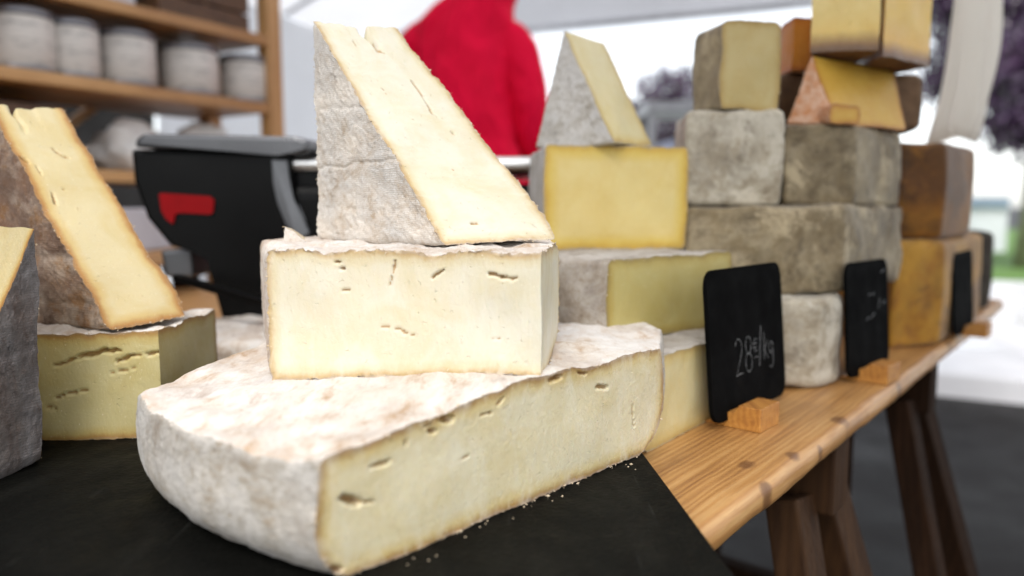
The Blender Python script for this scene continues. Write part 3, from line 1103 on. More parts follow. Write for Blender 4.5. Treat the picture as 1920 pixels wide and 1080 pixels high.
BH = 0.078
cheese('cut_cheese', 'large cut wheel with pale rind lying on the slate under the middle stack', outl,
       ['c'] + ['r'] * (len(outl) - 1), BH, (cc[0], cc[1], SL), M['rind_side_shaded'], M['paste_base'], res=0.0013, nz=84, warp=slump, top=(0.004, 0.003), bot=(0.036, 0.018),
       bulge=0.003, seed=11, wave=0.0017, wfreq=34, rough=0.75, caps=60, crumbs=300, mat_top=M['rind_top'],
       cuts={0: [(828, 762, 850, 770, 2.6, 5), (806, 786, 816, 790, 2.0, 4), (795, 778, 806, 776, 0.9, 2), (696, 842, 728, 838, 1.4, 3.0), (640, 902, 672, 918, 2.6, 5.5),
                 (672, 918, 700, 918, 0.7, 1.5), (1032, 712, 1052, 712, 2.0, 4), (1120, 722, 1138, 724, 1.6, 3), (935, 752, 945, 742, 1.2, 2), (905, 770, 925, 768, 0.8, 1.2),
                 (758, 800, 762, 812, 0.8, 1.5), (1085, 700, 1098, 698, 1.2, 2), (1185, 760, 1188, 800, 0.9, 2), (960, 700, 985, 690, 0.6, 1), (620, 1060, 640, 1066, 2.2, 4), (870, 850, 880, 846, .6, .8)]})
ZB = SL + BH - 0.001

# --- block standing on it
fl, fr = G(506, 688, ZB), G(1016, 706, ZB)
ol = [(fl.x, fl.y), (fr.x, fr.y), (0.036, 0.585), (0.034, 0.68), (-0.05, 0.74), (-0.15, 0.72), (-0.215, 0.64)]
outl, cc = upright(ol)
KH = 0.0785
kc = cc


def settle(q, P0):
    q = q.copy()
    q[:, 2] -= drop_at(P0[:, 0] + kc[0], P0[:, 1] + kc[1]) * np.clip(1 - P0[:, 2] / KH, 0, 1)
    return q


cheese('cheese_block', 'pale cheese block with small cracks in its broad cut face, under the tall slice', outl, ['c', 'c', 'r', 'r', 'r', 'r', 'r'], KH,
       (cc[0], cc[1], ZB), M['rind_top'], M['paste_pale'], res=0.0011, nz=74, top=(0.006, 0.004), bot=(0.008, 0.006), bulge=0.001, seed=23, wave=0.0017, wfreq=60, caps=40, crumbs=240, jag=2.6, warp=settle,
       cuts={0: [(629, 487, 636, 488, 1.1, 2.5), (638, 499, 644, 501, 1.1, 2.5), (640, 538, 652, 537, 0.7, 1.5), (742, 492, 740, 508, 1.2, 1.6), (738, 512, 734, 532, 0.7, 1.2), 
                 (812, 513, 830, 502, 1.1, 2.6), (918, 515, 944, 521, 1.3, 2.8), (944, 521, 972, 524, 1.0, 2.2), (712, 602, 740, 607, 0.6, 0.9),
                 (742, 608, 778, 622, 0.7, 1.2), (918, 634, 938, 635, 0.6, 1)]})
ZK = ZB + KH - 0.0005

# --- tall slice on top
BL, BR, A_ = P(597, 457, 0.635), P(830, 457, 0.54), P(588, 40, 0.615)
BL.z = BR.z = ZK + 0.001
CRn = P(1050, 446, 0.585)
CRn.z = ZK + 0.004
wedge('cheese_slice', 'tall pale slice with cloth-marked white rind on top of the middle stack', A_, BL, BR, CRn, M['rind_white'], M['paste_pale'],
      taper=0.30, arc_h=0.002, res=0.0011, nz=84, notch=(0.56, 0.035, 0.016), grooves=((0.72, .0004, .003), (0.60, 0.0009, 0.0014), (0.355, 0.0013, 0.0015), (0.14, .0005, .003)),
      top=(0.003, 0.003), bot=(0.005, 0.005), bulge=0.0, seed=31, wave=0.0016, wfreq=70, caps=60, crumbs=150, jag=2.0,
      cuts={6: [(732, 72, 748, 98, 1.6, 1.6), (748, 98, 757, 102, 1.2, 1.6), (803, 152, 822, 178, 1.3, 1.8), (822, 178, 836, 214, 1.2, 2.2), (872, 248, 875, 252, 1.2, 2.4), (785, 218, 790, 224, .5, .8),
                (680, 75, 684, 86, .6, 1.2), (885, 420, 900, 418, 1.0, 1.6), (725, 155, 745, 190, .4, .4), (850, 300, 866, 322, .4, .4)]})

# --- scrap leaning behind the slice
q0 = P(522, 459, 0.60)
wedge('cheese_scrap', 'small broken cheese scrap behind the tall slice', P(533, 424, 0.60), P(527, 462, 0.60), P(585, 462, 0.60), P(600, 462, 0.64), M['rind_white'], M['paste_pale'],
      taper=0.1, res=0.0016, nz=14, top=(0.002, 0.002), bot=(0.002, 0.002), bulge=0.0, seed=37, wave=0.001, caps=14, crumbs=60)

rc = random.Random(5)
bv, bf = [], []
for _ in range(22):
    t_ = rc.uniform(.05, .85)
    p_ = Vector((P1.x, P1.y)) * (1 - t_) + Vector((P2.x, P2.y)) * t_ + Vector((uu.y, -uu.x)) * (0.002 + abs(rc.gauss(0, .010)))
    r_ = 0.0003 + 0.0009 * rc.random() ** 2
    st = len(bv)
    for d in ((1, 0, 0), (-1, 0, 0), (0, 1, 0), (0, -1, 0), (0, 0, 1), (0, 0, -.6)):
        bv.append((p_.x + (d[0] + rc.uniform(-.4, .4)) * r_, p_.y + (d[1] + rc.uniform(-.4, .4)) * r_, SL + r_ * .6 + d[2] * r_))
    for f in ((0, 2, 4), (2, 1, 4), (1, 3, 4), (3, 0, 4), (2, 0, 5), (1, 2, 5), (3, 1, 5), (0, 3, 5)):
        bf.append(tuple(st + i for i in f))
o = link('cheese_crumbs', np_mesh('cheese_crumbs', bv, bf), M['crumb'], smooth=False)
tag(o, 'scattered cheese crumbs on the slate before the cut wheel', 'crumbs', kind='stuff')

# ================================================================== left group on the slate
# --- block
LH = 0.086
a, b = G(60, 826, SL), G(308, 822, SL)
c_ = G(403, 690, SL)
tc = G(403, 580, SL + LH)
ol = [(a.x - 0.10, a.y + .02), (a.x, a.y), (b.x, b.y), (tc.x, tc.y), (tc.x - 0.22, tc.y + .05)]
outl, cc = upright(ol)
cheese('cheese_block', 'olive-yellow cheese block with long dark cracks, on the slate under the brown-rinded slice', outl, ['r', 'c', 'c', 'r', 'r'], LH, (cc[0], cc[1], SL), M['rind_top'], M['paste_left'],
       res=0.0015, nz=60, top=(0.006, 0.004), bot=(0.005, 0.003), bulge=0.001, seed=41, wave=0.0022, wfreq=55, caps=24, crumbs=260,
       cuts={1: [(104, 684, 150, 668, 1.2, 3.0), (150, 668, 190, 658, 2.2, 5.0), (190, 658, 222, 656, 1.7, 4.0), (218, 676, 245, 667, 1.6, 3.5), (245, 667, 262, 667, 1.0, 2), (272, 665, 306, 663, 1.2, 3.0),
                 (205, 700, 225, 695, .7, 1.4), (225, 695, 252, 692, .7, 1.4), (105, 746, 140, 737, 1.0, 2.2), (140, 737, 172, 730, .8, 2.0), (85, 763, 105, 768, .6, 1.5)]})
ZL = SL + LH - 0.001
# --- slice on that block
BL, BR, A_ = P(-20, 612, 0.66), P(203, 612, 0.575), P(-25, 195, 0.66)
BL.z, BR.z = ZL + .002, ZL + .002
CRn = P(352, 585, 0.635)
CRn.z = ZL + .006
wedge('cheese_slice', 'amber-edged slice with brown rind leaning on the left block', A_, BL, BR, CRn, M['rind_brown'], M['paste_amber'], taper=0.10, arc_h=0.002, res=0.0015, nz=60,
      notch=(0.30, 0.03, 0.012), grooves=((0.30, .0015, .004), (0.1, .0012, .003)), top=(0.003, 0.003), bot=(0.005, 0.005), bulge=0.0, seed=43, wave=0.0018, wfreq=60, caps=40, crumbs=220, jag=1.4,
      cuts={6: [(38, 296, 50, 304, 2.2, 3.5), (68, 312, 76, 326, 1.3, 2.2), (104, 276, 124, 292, 1.3, 1.6), (124, 292, 136, 296, 1.5, 1.8), (101, 362, 108, 382, 1.3, 2.4), (122, 355, 127, 357, .8, 1.4)]})
# --- slate-grey slice at the picture's edge, apex to the right
A2, BR2, BL2 = P(68, 428, 0.515), P(80, 878, 0.520), P(-170, 960, 0.43)
BR2.z = BL2.z = SL + .002
CR2 = BR2 + Vector((-0.085, 0.075, 0))
wedge('cheese_slice', 'grey-rinded slice standing on the slate at the left edge, apex up', A2, BL2, BR2, CR2, M['rind_slate'], M['paste_amber'], taper=0.05, res=0.002, nz=40, arc_h=0.004,
      grooves=((0.5, .001, .004),), top=(0.004, 0.004), bot=(0.008, 0.008), bulge=0.0, seed=47, wave=0.0018, caps=44, crumbs=60)
# --- flat wheel behind
wc = Vector((-0.30, 0.895))
outl = arc((0, 0), 0.115, 0, 2 * math.pi, 60)[:-1]
cheese('round_cheese', 'low mottled brown-white cheese wheel behind the left block', outl, ['r'] * 60, 0.052, (wc.x, wc.y, TB), M['rind_top'], M['paste_left'], res=0.006, nz=16, top=(0.012, 0.010), bot=(0.012, 0.010), seed=53, caps=24)

# ================================================================== second stack (yellow)
ZT = TB
d1 = Vector((0.633, 0.774))
n1 = Vector((-0.774, 0.633))
p0 = Vector((0.106, 0.578))
p1 = p0 + d1 * 0.20
ol = [(p0.x, p0.y), (p1.x, p1.y), tuple(p1 + n1 * 0.13), tuple(p0 + d1 * 0.04 + n1 * 0.06)]
outl, cc = upright(ol)
H1 = 0.074
cheese('cheese_block', 'straw-yellow cheese block on the planks, lowest of the stack behind the first chalkboard', outl, ['c', 'r', 'r', 'r'], H1, (cc[0], cc[1], ZT), M['rind_mid'], M['paste_cream'], res=0.003, nz=26, seed=61,
       top=(0.006, 0.005), bot=(0.005, 0.004), wave=0.001, caps=14, crumbs=30)
z1 = ZT + H1
H2 = 0.0755
q0, q1 = G(1141, 487, z1 + H2), G(1374, 472, z1 + H2)
ql = G(1035, 476, z1 + H2)
qd = Vector((q1.x - q0.x, q1.y - q0.y)).normalized()
qn = Vector((-qd.y, qd.x))
ol = [(q0.x, q0.y), (q1.x, q1.y), (q1.x + qn.x * .16, q1.y + qn.y * .16), (q0.x + qn.x * .19, q0.y + qn.y * .19), (q0.x + qn.x * .10 - .035, q0.y + qn.y * .10)]
outl, cc = upright(ol)
cheese('cheese_block', 'olive cheese block with grey rind end, beneath the bright yellow block', outl, ['c', 'r', 'r', 'r', 'r'], H2, (cc[0], cc[1], z1), M['rind_mid'], M['paste_olive'], res=0.0025, nz=30, seed=67,
       top=(0.006, 0.005), bot=(0.004, 0.003), wave=0.0015, caps=20, crumbs=60)
z2 = z1 + H2
H3 = 0.112
y0, y1 = P(1022, 468, 0.80), P(1284, 468, 0.83)
ol = [(y0.x, y0.y), (y1.x, y1.y), (y1.x - .02, y1.y + .13), (y0.x - .012, y0.y + .13)]
outl, cc = upright(ol)
cheese('cheese_block', 'bright yellow cheese block with smooth cut face under the grey-white slice', outl, ['c', 'r', 'r', 'r'], H3, (cc[0], cc[1], z2 - .001), M['rind_chalk'], M['paste_yellow'], res=0.0025, nz=36, seed=71,
       top=(0.004, 0.004), bot=(0.003, 0.003), wave=0.0008, caps=16, crumbs=40)
z3 = z2 + H3 - .001
BL, BR, A_ = P(1004, 275, 0.86), P(1152, 270, 0.79), P(1056, 58, 0.84)
BL.z = BR.z = z3 + .001
CRn = P(1222, 268, 0.865)
CRn.z = z3 + .003
wedge('cheese_slice', 'grey-white rinded slice standing on the bright yellow block', A_, BL, BR, CRn, M['rind_chalk'], M['paste_cream'], taper=-0.05, arc_h=0.004, res=0.002, nz=40,
      top=(0.003, 0.003), bot=(0.004, 0.004), bulge=0.0, seed=73, wave=0.0012, caps=30, crumbs=60)

# ================================================================== third stack (grey)
gc = Vector((0.297, 0.862))
outl = arc((0, 0), 0.080, 0, 2 * math.pi, 56)[:-1]
G1 = 0.098
cheese('round_cheese', 'small round grey cheese wheel on the planks between the two chalkboards', outl, ['r'] * 56, G1, (gc.x, gc.y, ZT), M['rind_ash'], M['paste_straw'], res=0.004, nz=20, seed=81, top=(0.008, 0.006), bot=(0.010, 0.008), caps=10, rough=2.0)
g1 = ZT + G1 - .0005
a, b, c_ = P(1288, 470, 0.83), P(1592, 470, 0.84), P(1686, 470, 0.99)
ol = []
for k in range(13):
    f = k / 12
    p_ = Vector((a.x, a.y)) * (1 - f) + Vector((b.x - .008, b.y)) * f
    ol.append((p_.x, p_.y - 0.016 * math.sin(math.pi * f)))
ol += [(b.x + .006, b.y + .012), (c_.x, c_.y), (c_.x - .1, c_.y + .12), (a.x + .02, a.y + .2)]
outl, cc = upright(ol)
G2 = 0.099
cheese('cheese_block', 'wide mottled grey cheese block resting on the small grey wheel', outl, ['r'] * len(outl), G2, (cc[0], cc[1], g1), M['rind_grey'], M['paste_straw'], res=0.005, nz=20, seed=83, top=(0.006, 0.005), bot=(0.006, 0.005), caps=14, rough=2.2)
g2 = g1 + G2 - .0005
a, b = P(1288, 300, 0.845), P(1466, 300, 0.85)
ol = [(a.x, a.y), (b.x, b.y), (b.x - .0, b.y + .11), (a.x + .01, a.y + .11)]
outl, cc = upright(ol)
G3 = 0.106
cheese('cheese_block', 'pale grey square-faced cheese block under the tall grey-rinded piece', outl, ['r'] * 4, G3, (cc[0], cc[1], g2), M['rind_ash'], M['paste_straw'], res=0.005, nz=20, seed=85, top=(0.005, 0.004), bot=(0.006, 0.005), caps=12, rough=1.8)
g3 = g2 + G3 - .0005
a, b, c_ = P(1471, 320, 0.865), P(1600, 320, 0.885), P(1684, 320, 0.97)
ol = [(a.x, a.y), (b.x, b.y), (c_.x, c_.y), (c_.x - .09, c_.y + .10), (a.x + .02, a.y + .13)]
outl, cc = upright(ol)
G4 = 0.094
cheese('cheese_block', 'dark mottled grey cheese block under the orange-rinded wedge', outl, ['r'] * 5, G4, (cc[0], cc[1], g2), M['rind_grey'], M['paste_straw'], res=0.005, nz=20, seed=87, top=(0.006, 0.005), bot=(0.006, 0.005), caps=12, rough=2.2)
g4 = g2 + G4 - .0005
a, b, lft_ = P(1354, 120, 0.845), P(1461, 120, 0.86), P(1304, 120, 0.905)
ol = [(a.x, a.y), (b.x, b.y), (b.x - .02, b.y + .10), (lft_.x + .02, lft_.y + .06), (lft_.x, lft_.y)]
outl, cc = upright(ol)
G5 = 0.098
cheese('cheese_block', 'tall grey-rinded piece with straw cut face, topmost on the pale grey block', outl, ['c', 'r', 'r', 'r', 'r'], G5, (cc[0], cc[1], g3), M['rind_grey'], M['paste_straw'], res=0.004, nz=26, seed=89,
       top=(0.010, 0.006), bot=(0.005, 0.004), wave=0.003, wfreq=18, caps=12, crumbs=30)
# brown wheel behind, orange wedge, gold block, chip, big wrapped piece above
BL, BR, A_ = P(1474, 238, 0.895), P(1566, 238, 0.875), P(1524, 106, 0.90)
BL.z = BR.z = g4 + .001
CRn = P(1700, 230, 0.95)
CRn.z = g4 + .001
E_ = CRn - BR
hz = A_.z - BL.z
# wedge whose flat is the orange rind and whose sloping cut runs back to the right
wedge('cheese_wedge', 'orange-rinded triangular wedge with golden cut side on the dark grey block', A_, BL, BR, CRn, M['rind_orange'], M['paste_gold'], taper=-0.16, arc_h=0.0, res=0.003, nz=30,
      top=(0.003, 0.003), bot=(0.003, 0.003), bulge=0.0, seed=93, wave=0.0008, caps=16)
a, b = P(1578, 236, 0.835), P(1632, 236, 0.845)
chip_z = g4
ol = [(a.x, a.y), (b.x, b.y), (b.x + .004, b.y + .02), (a.x - .004, a.y + .02)]
outl, cc = upright(ol)
cheese('cheese_chip', 'small orange cheese chip in front of the golden cut side', outl, ['c', 'r', 'r', 'r'], 0.021, (cc[0], cc[1] + .03, g4), M['rind_orange'], M['paste_gold'], res=0.003, nz=10, seed=95, top=(0.002, 0.002), bot=(0.002, 0.002), caps=6)
zw = A_.z + 0.004
a, b = P(1462, 200, 0.985), P(1722, 200, 0.985)
ol = [(a.x, a.y), (b.x, b.y), (b.x - .01, b.y + .06), (a.x, a.y + .06)]
outl, cc = upright(ol)
cheese('cheese_block', 'dark brown cheese block behind the orange-rinded wedge', outl, ['r'] * 4, zw - .007 - g4, (cc[0], cc[1], g4), M['rind_walnut'], M['paste_gold'], res=0.006, nz=12, seed=91, caps=8)
a, b = P(1520, 80, 0.90), P(1648, 80, 0.885)
ol = [(a.x, a.y), (b.x, b.y), (b.x + .014, b.y + .12), (a.x + .052, a.y + .115)]
outl, cc = upright(ol)
cheese('cheese_block', 'pale golden piece with brown rim, topmost on the orange-rinded wedge', outl, ['c', 'c', 'r', 'c'], 0.13, (cc[0], cc[1], zw), M['rind_ochre'], M['paste_wrapped'], res=0.004, nz=24, seed=97,
       top=(0.006, 0.006), bot=(0.024, 0.012), wave=0.0008, caps=12)
a, b = P(1657, 80, 0.888), P(1744, 80, 0.955)
ol = [(a.x, a.y), (b.x, b.y), (b.x - .02, b.y + .08), (a.x + .016, a.y + .12)]
outl, cc = upright(ol)
cheese('cheese_block', 'deep golden piece beside the pale golden one at the top', outl, ['c', 'c', 'r', 'c'], 0.118, (cc[0], cc[1], zw - .006), M['rind_ochre'], M['paste_deep'], res=0.004, nz=24, seed=98,
       top=(0.006, 0.006), bot=(0.024, 0.012), wave=0.0008, caps=12)
a, b = P(1487, 60, 0.975), P(1525, 60, 0.975)
ol = [(a.x, a.y), (b.x, b.y), (b.x, b.y + .045), (a.x, a.y + .045)]
outl, cc = upright(ol)
cheese('cheese_chunk', 'small orange chunk on the dark brown block at the top', outl, ['c', 'r', 'r', 'c'], 0.066, (cc[0], cc[1], zw - .0075), M['rind_orange'], M['paste_orange'], res=0.004, nz=12, seed=99,
       top=(0.004, 0.004), bot=(0.004, 0.004), wave=0.0008, caps=8)

# ================================================================== fourth stack (ochre)
a, b, c_ = G(1668, 655, TB), G(1768, 648, TB), P(1846, 560, 1.30)
ol = [(a.x, a.y), (b.x - .008, b.y - .002), (b.x + .004, b.y + .012), (c_.x - .03, c_.y - .03), (c_.x - .17, c_.y + .06), (a.x - .02, a.y + .16)]
outl, cc = upright(ol)
O1 = 0.150
cheese('cheese_block', 'ochre-rinded cheese block on the planks, lower of the brown pair', outl, ['r'] * 6, O1, (cc[0], cc[1], TB), M['rind_amber'], M['paste_gold'], res=0.006, nz=18, seed=101, top=(0.010, 0.008), bot=(0.008, 0.006), caps=12)
o1 = TB + O1
a, b, c_ = P(1684, 350, 1.04), P(1770, 350, 1.04), P(1822, 350, 1.16)
ol = [(a.x, a.y), (b.x, b.y), (c_.x, c_.y), (c_.x - .1, c_.y + .1), (a.x - .02, a.y + .16)]
outl, cc = upright(ol)
cheese('cheese_block', 'dark-stained brown cheese block, upper of the brown pair', outl, ['r'] * 5, 0.134, (cc[0], cc[1], o1 - .001), M['rind_ochre'], M['paste_gold'], res=0.006, nz=18, seed=103, top=(0.008, 0.006), bot=(0.008, 0.006), caps=12)
a, b = P(1800, 585, 1.42), P(1852, 585, 1.42)
ol = [(a.x - .02, a.y), (b.x, b.y), (b.x - .02, b.y + .12), (a.x - .04, a.y + .12)]
outl, cc = upright(ol)
cheese('cheese_block', 'nearly black rinded cheese at the far end of the table', outl, ['r'] * 4, 0.150, (cc[0], cc[1], TB), M['rind_char'], M['paste_gold'], res=0.006, nz=14, seed=105, top=(0.014, 0.012), bot=(0.006, 0.005), caps=10)

# ================================================================== chalkboards in wooden feet
M['board'] = plain('board_black', (0.003, 0.003, 0.003), 0.85, var=0.35, scale=18, bump=0.1, bscale=400, spec=0.04)
mc, tc_, bc = new_mat('chalk')
n = N(tc_)
co = objco(n)
tc_.links.new(n.ramp(n.noise(co, 900, 3, 0.7), [(0.38, (0.02, 0.02, 0.02)), (0.66, (0.30, 0.30, 0.30))]), bc.inputs['Base Color'])
bc.inputs['Roughness'].default_value = 0.95
M['chalk'] = mc


def chalkboard(pl, label, w=0.155, h=0.138, writing=(), lean=8, rot=0.0, foot=0.45):
    """pl: where the board's lower left corner stands on the table"""
    root = empty('chalkboard', pl, label, 'chalkboard', 'price boards on the table')
    d = (Matrix.Rotation(R(rot), 3, 'Z') @ td).normalized()
    o = Vector((d.y, -d.x, 0))                 # towards the street
    up = (Vector((0, 0, 1)) * math.cos(R(lean)) - o * math.sin(R(lean))).normalized()
    z0 = Vector((0, 0, 0.006))
    rr = 0.014
    poly = []
    for (cx, cy, a0) in ((w - rr, rr, -90), (w - rr, h - rr, 0), (rr, h - rr, 90), (rr, rr, 180)):
        for k in range(7):
            a = R(a0 + 15 * k)
            poly.append((cx + rr * math.cos(a), cy + rr * math.sin(a)))
    nrm = d.cross(up).normalized()
    if nrm.dot(o) < 0:
        nrm = -nrm
    base = Vector(pl) + z0
    pts3 = [base + d * x + up * y - nrm * 0.002 for x, y in poly]
    bo = MB().prism(pts3, nrm * 0.004, 0.0006).build('board', M['board'], root)
    # chalk strokes, one ribbon for each
    def stroke(pl2, wd):
        mb = MB()
        ps = [Vector((x, y)) for x, y in pl2]
        rows = []
        for i, p_ in enumerate(ps):
            t_ = ps[min(i + 1, len(ps) - 1)] - ps[max(i - 1, 0)]
            t_ = t_.normalized() if t_.length > 0 else Vector((1, 0))
            nn_ = Vector((-t_.y, t_.x)) * wd * (0.4 + 0.2 * math.sin(i * 2.1 + x0))
            rows.append([mb.bm.verts.new(base + d * q_.x + up * q_.y + nrm * 0.0024) for q_ in (p_ + nn_, p_ - nn_)])
        for i in range(len(rows) - 1):
            mb.bm.faces.new((rows[i][0], rows[i][1], rows[i + 1][1], rows[i + 1][0]))
        mb.build('chalk_stroke', M['chalk'], root)
    x0 = 0
    for (s_, wd) in writing:
        stroke(s_, wd)
    # foot: a little pine block with a saw slot, its tall part to the street
    fl_ = foot * w
    bw = 0.040
    prof = [(-0.024, 0.0), (0.028, 0.0), (0.028, 0.021), (0.0075, 0.021), (0.0045, 0.0135), (-0.0035, 0.0135), (-0.0035, 0.0095), (-0.024, 0.002)]
    pp = [Vector(pl) + d * (fl_ - bw / 2 + .0) + o * (x * 1.0 + 0.004) + Vector((0, 0, y)) for x, y in prof]
    MB().prism(pp, d * bw, 0.0008).build('foot', M['pine_block'], root)
    return root


def digits(x, y, s):
    """handwritten 28 euro per kg, starting at x,y with digit height s"""
    def arcp(cx, cy, rx, ry, a0, a1, k=10):
        return [(cx + rx * math.cos(R(a0 + (a1 - a0) * i / k)), cy + ry * math.sin(R(a0 + (a1 - a0) * i / k))) for i in range(k + 1)]
    W = 0.0010
    out = []
    two = arcp(x + .22 * s, y + .72 * s, .20 * s, .26 * s, 160, -35) + [(x + .10 * s, y + .10 * s), (x + .02 * s, y), (x + .25 * s, y + .03 * s), (x + .46 * s, y + .02 * s)]
    out.append((two, W))
    e = x + .82 * s
    out.append((arcp(e, y + .74 * s, .17 * s, .24 * s, 80, 440, 14), W))
    out.append((arcp(e, y + .26 * s, .20 * s, .26 * s, 90, 450, 14), W))
    g = x + 1.28 * s
    out.append((arcp(g, y + .68 * s, .13 * s, .18 * s, 50, 310), W * .8))
    out.append(([(g - .18 * s, y + .72 * s), (g + .06 * s, y + .73 * s)], W * .7))
    out.append(([(g - .18 * s, y + .62 * s), (g + .05 * s, y + .62 * s)], W * .7))
    out.append(([(g - .10 * s, y + .34 * s), (g + .12 * s, y + .34 * s)], W * .7))
    out.append(([(x + 1.48 * s, y + .05 * s), (x + 1.66 * s, y + 1.18 * s)], W * 1.3))
    k = x + 1.80 * s
    out.append(([(k, y + .18 * s), (k + .04 * s, y + .95 * s)], W))
    out.append(([(k + .25 * s, y + .72 * s), (k + .04 * s, y + .46 * s), (k + .28 * s, y + .18 * s)], W))
    out.append((arcp(k + .48 * s, y + .48 * s, .13 * s, .17 * s, 30, 390, 12), W))
    out.append(([(k + .61 * s, y + .62 * s), (k + .60 * s, y + .0 * s), (k + .48 * s, y - .12 * s), (k + .36 * s, y - .04 * s)], W))
    return out


b1 = G(1334, 812, TB)
chalkboard((b1.x, b1.y, TB), 'black chalkboard marked 28 euro per kilo on its pine foot, nearest of the boards', 0.156, 0.135, digits(0.046, 0.036, 0.034), lean=5, rot=-3, foot=0.30)
b2 = G(1588, 722, TB)
faint = [([(0.060, 0.088), (0.066, 0.090)], .0015), ([(0.072, 0.087), (0.078, 0.090)], .0015), ([(0.052, 0.060), (0.060, 0.063)], .0014), ([(0.066, 0.061), (0.078, 0.066)], .0014),
         ([(0.090, 0.070), (0.096, 0.082)], .0014), ([(0.104, 0.074), (0.114, 0.078)], .0015), ([(0.100, 0.112), (0.112, 0.115)], .0015), ([(0.116, 0.122), (0.124, 0.125)], .0015)]
chalkboard((b2.x, b2.y, TB), 'black chalkboard with faint chalk marks, second along the table', 0.124, 0.128, faint, lean=4, rot=-6, foot=0.40)
b3 = P(1770, 640, 1.10)
b3 = G(1772, 640, TB)
chalkboard((b3.x + .012, b3.y, TB), 'black chalkboard leaning by the ochre block, farthest along the table', 0.135, 0.122, (), lean=4, rot=-2, foot=0.6)

# ================================================================== shop scale
M['scale_black'] = plain('scale_black', (0.004, 0.004, 0.004), 0.35, var=0.3, scale=8, spec=0.12)
M['scale_silver'] = plain('scale_silver', (0.13, 0.132, 0.138), 0.36, 0.9, scale=6)
M['scale_lid'] = plain('scale_lid', (0.10, 0.10, 0.105), 0.28, 0.8, scale=6)
M['steel'] = plain('brushed_steel', (0.72, 0.71, 0.69), 0.30, 1.0, var=0.05, scale=5)
M['logo_red'] = plain('logo_red', (0.24, 0.004, 0.006), 0.5, var=0.1, spec=0.1)
sc = empty('shop_scale', P(470, 640, 1.02), 'black shop scale with silver lid, red mark and steel pan', 'scale')
sc.location.z = TB
Ys = 0.98


def scalepoly(pix, Y):
    return [P(x, y, Y) for x, y in pix]


hb = MB().prism(scalepoly([(244, 279), (543, 286), (545, 330), (560, 420), (585, 520), (585, 628), (420, 620), (395, 480), (318, 462), (275, 410), (250, 340)], Ys), (0.015, 0.13, 0), 0.006)
hb.build('housing', M['scale_black'], sc)
MB().prism(scalepoly([(250, 276), (256, 258), (268, 250), (555, 255), (578, 262), (578, 284), (552, 292), (520, 284)], Ys - .012), (0.02, 0.16, 0), 0.005).build('lid', M['scale_lid'], sc)
MB().prism(scalepoly([(540, 288), (660, 292), (660, 640), (575, 640), (560, 430), (545, 350)], Ys + .02), (0.015, 0.13, 0), 0.006).build('column', M['scale_black'], sc)
# silver flank strip, bowed
mb = MB()
L1 = [(508, 300), (512, 340), (520, 380), (534, 420), (556, 452)]
L2 = [(538, 300), (542, 335), (550, 372), (562, 405), (582, 438)]
fr_ = [P(x, y, Ys - .004) for x, y in L1]
bk_ = [P(x, y, Ys - .002) for x, y in L2]
mb.prism(fr_ + bk_[::-1], (0, 0.012, 0), 0.002)
mb.build('side_trim', M['scale_silver'], sc)
MB().prism(scalepoly([(298, 364), (303, 362), (393, 368), (401, 375), (399, 398), (394, 402), (338, 399), (328, 402), (324, 420), (312, 412), (302, 395)], Ys - .0035), (0, 0.003, 0)).build('red_mark', M['logo_red'], sc)
MB().prism(scalepoly([(300, 470), (358, 468), (362, 520), (310, 520)], Ys + .02), (0.0, 0.1, 0), 0.004).build('side_pad', M['scale_silver'], sc)
pc = P(780, 380, 1.14)
MB().box((pc.x + .02, 1.14, (TB + 1.005) / 2 - .012), (0.40, 0.30, 1.005 - TB - .03), None, 0.02, 4).build('base', M['scale_black'], sc)
# pan with a rolled rim
mb = MB()
mb.box((pc.x + .01, 1.16, 1.004), (0.42, 0.34, 0.020), None, 0.009, 4)
mb.build('pan', M['steel'], sc, True)
MB().bar(P(330, 520, 0.93), P(500, 570, 0.86), 0.012, 0.008).build('cable_guard', M['scale_black'], sc)

# ================================================================== shelf unit at the left
sA_, sB_ = Vector((-0.636, 2.0, 0)), Vector((-0.987, 1.44, 0))
sdir = (sA_ - sB_).normalized()
sbk = Vector((-sdir.y, sdir.x, 0))
shelf = empty('shelf_unit', sB_, 'beech shelf unit at the back of the stall', 'shelf')
zl, zu = P(500, 203, 2.0).z, P(500, 76, 2.0).z
DEP = 0.30
a0_ = sA_ - sdir * 1.25


def shelf_board(z, th=0.026, name='shelf_board', l0=a0_, l1=sA_):
    mb = MB()
    L = (l1 - l0).length
    mb.box((0, 0, 0), (DEP, L, th), None, 0.003)
    me = bpy.data.meshes.new(name)
    mb.bm.to_mesh(me)
    mb.bm.free()
    o = link(name, me, M['beech'], shelf, False)
    c = (l0 + l1) / 2 + sbk * DEP / 2
    o.location = Vector((c.x, c.y, z)) - parent_world(shelf)
    o.rotation_euler = (0, 0, math.atan2(sdir.y, sdir.x) - math.pi / 2)
    return o


for z in (zl, zu, zl - 0.19, zl - 0.55, zu + 0.26):
    shelf_board(z)
for (p_, d_) in ((sA_ + sdir * .024, 0.02), (sA_ + sdir * .024, DEP - .02), (sA_ - sdir * 0.62, DEP + .002), (a0_ - sdir * .024, .02), (a0_ - sdir * .024, DEP - .02)):
    q_ = p_ + sbk * d_
    MB().bar((q_.x, q_.y, 0), (q_.x, q_.y, 2.0), 0.042, 0.045, up=sdir, bev=0.003).build('post', M['beech_post'], shelf)
q1_ = sA_ - sdir * .50 + sbk * (DEP + .02)
q2_ = sA_ - sdir * .12 + sbk * (DEP + .02)
MB().bar((q1_.x, q1_.y, zl - .17), (q2_.x, q2_.y, zl + .12), 0.03, 0.02, bev=0.002).build('brace', M['beech_post'], shelf)

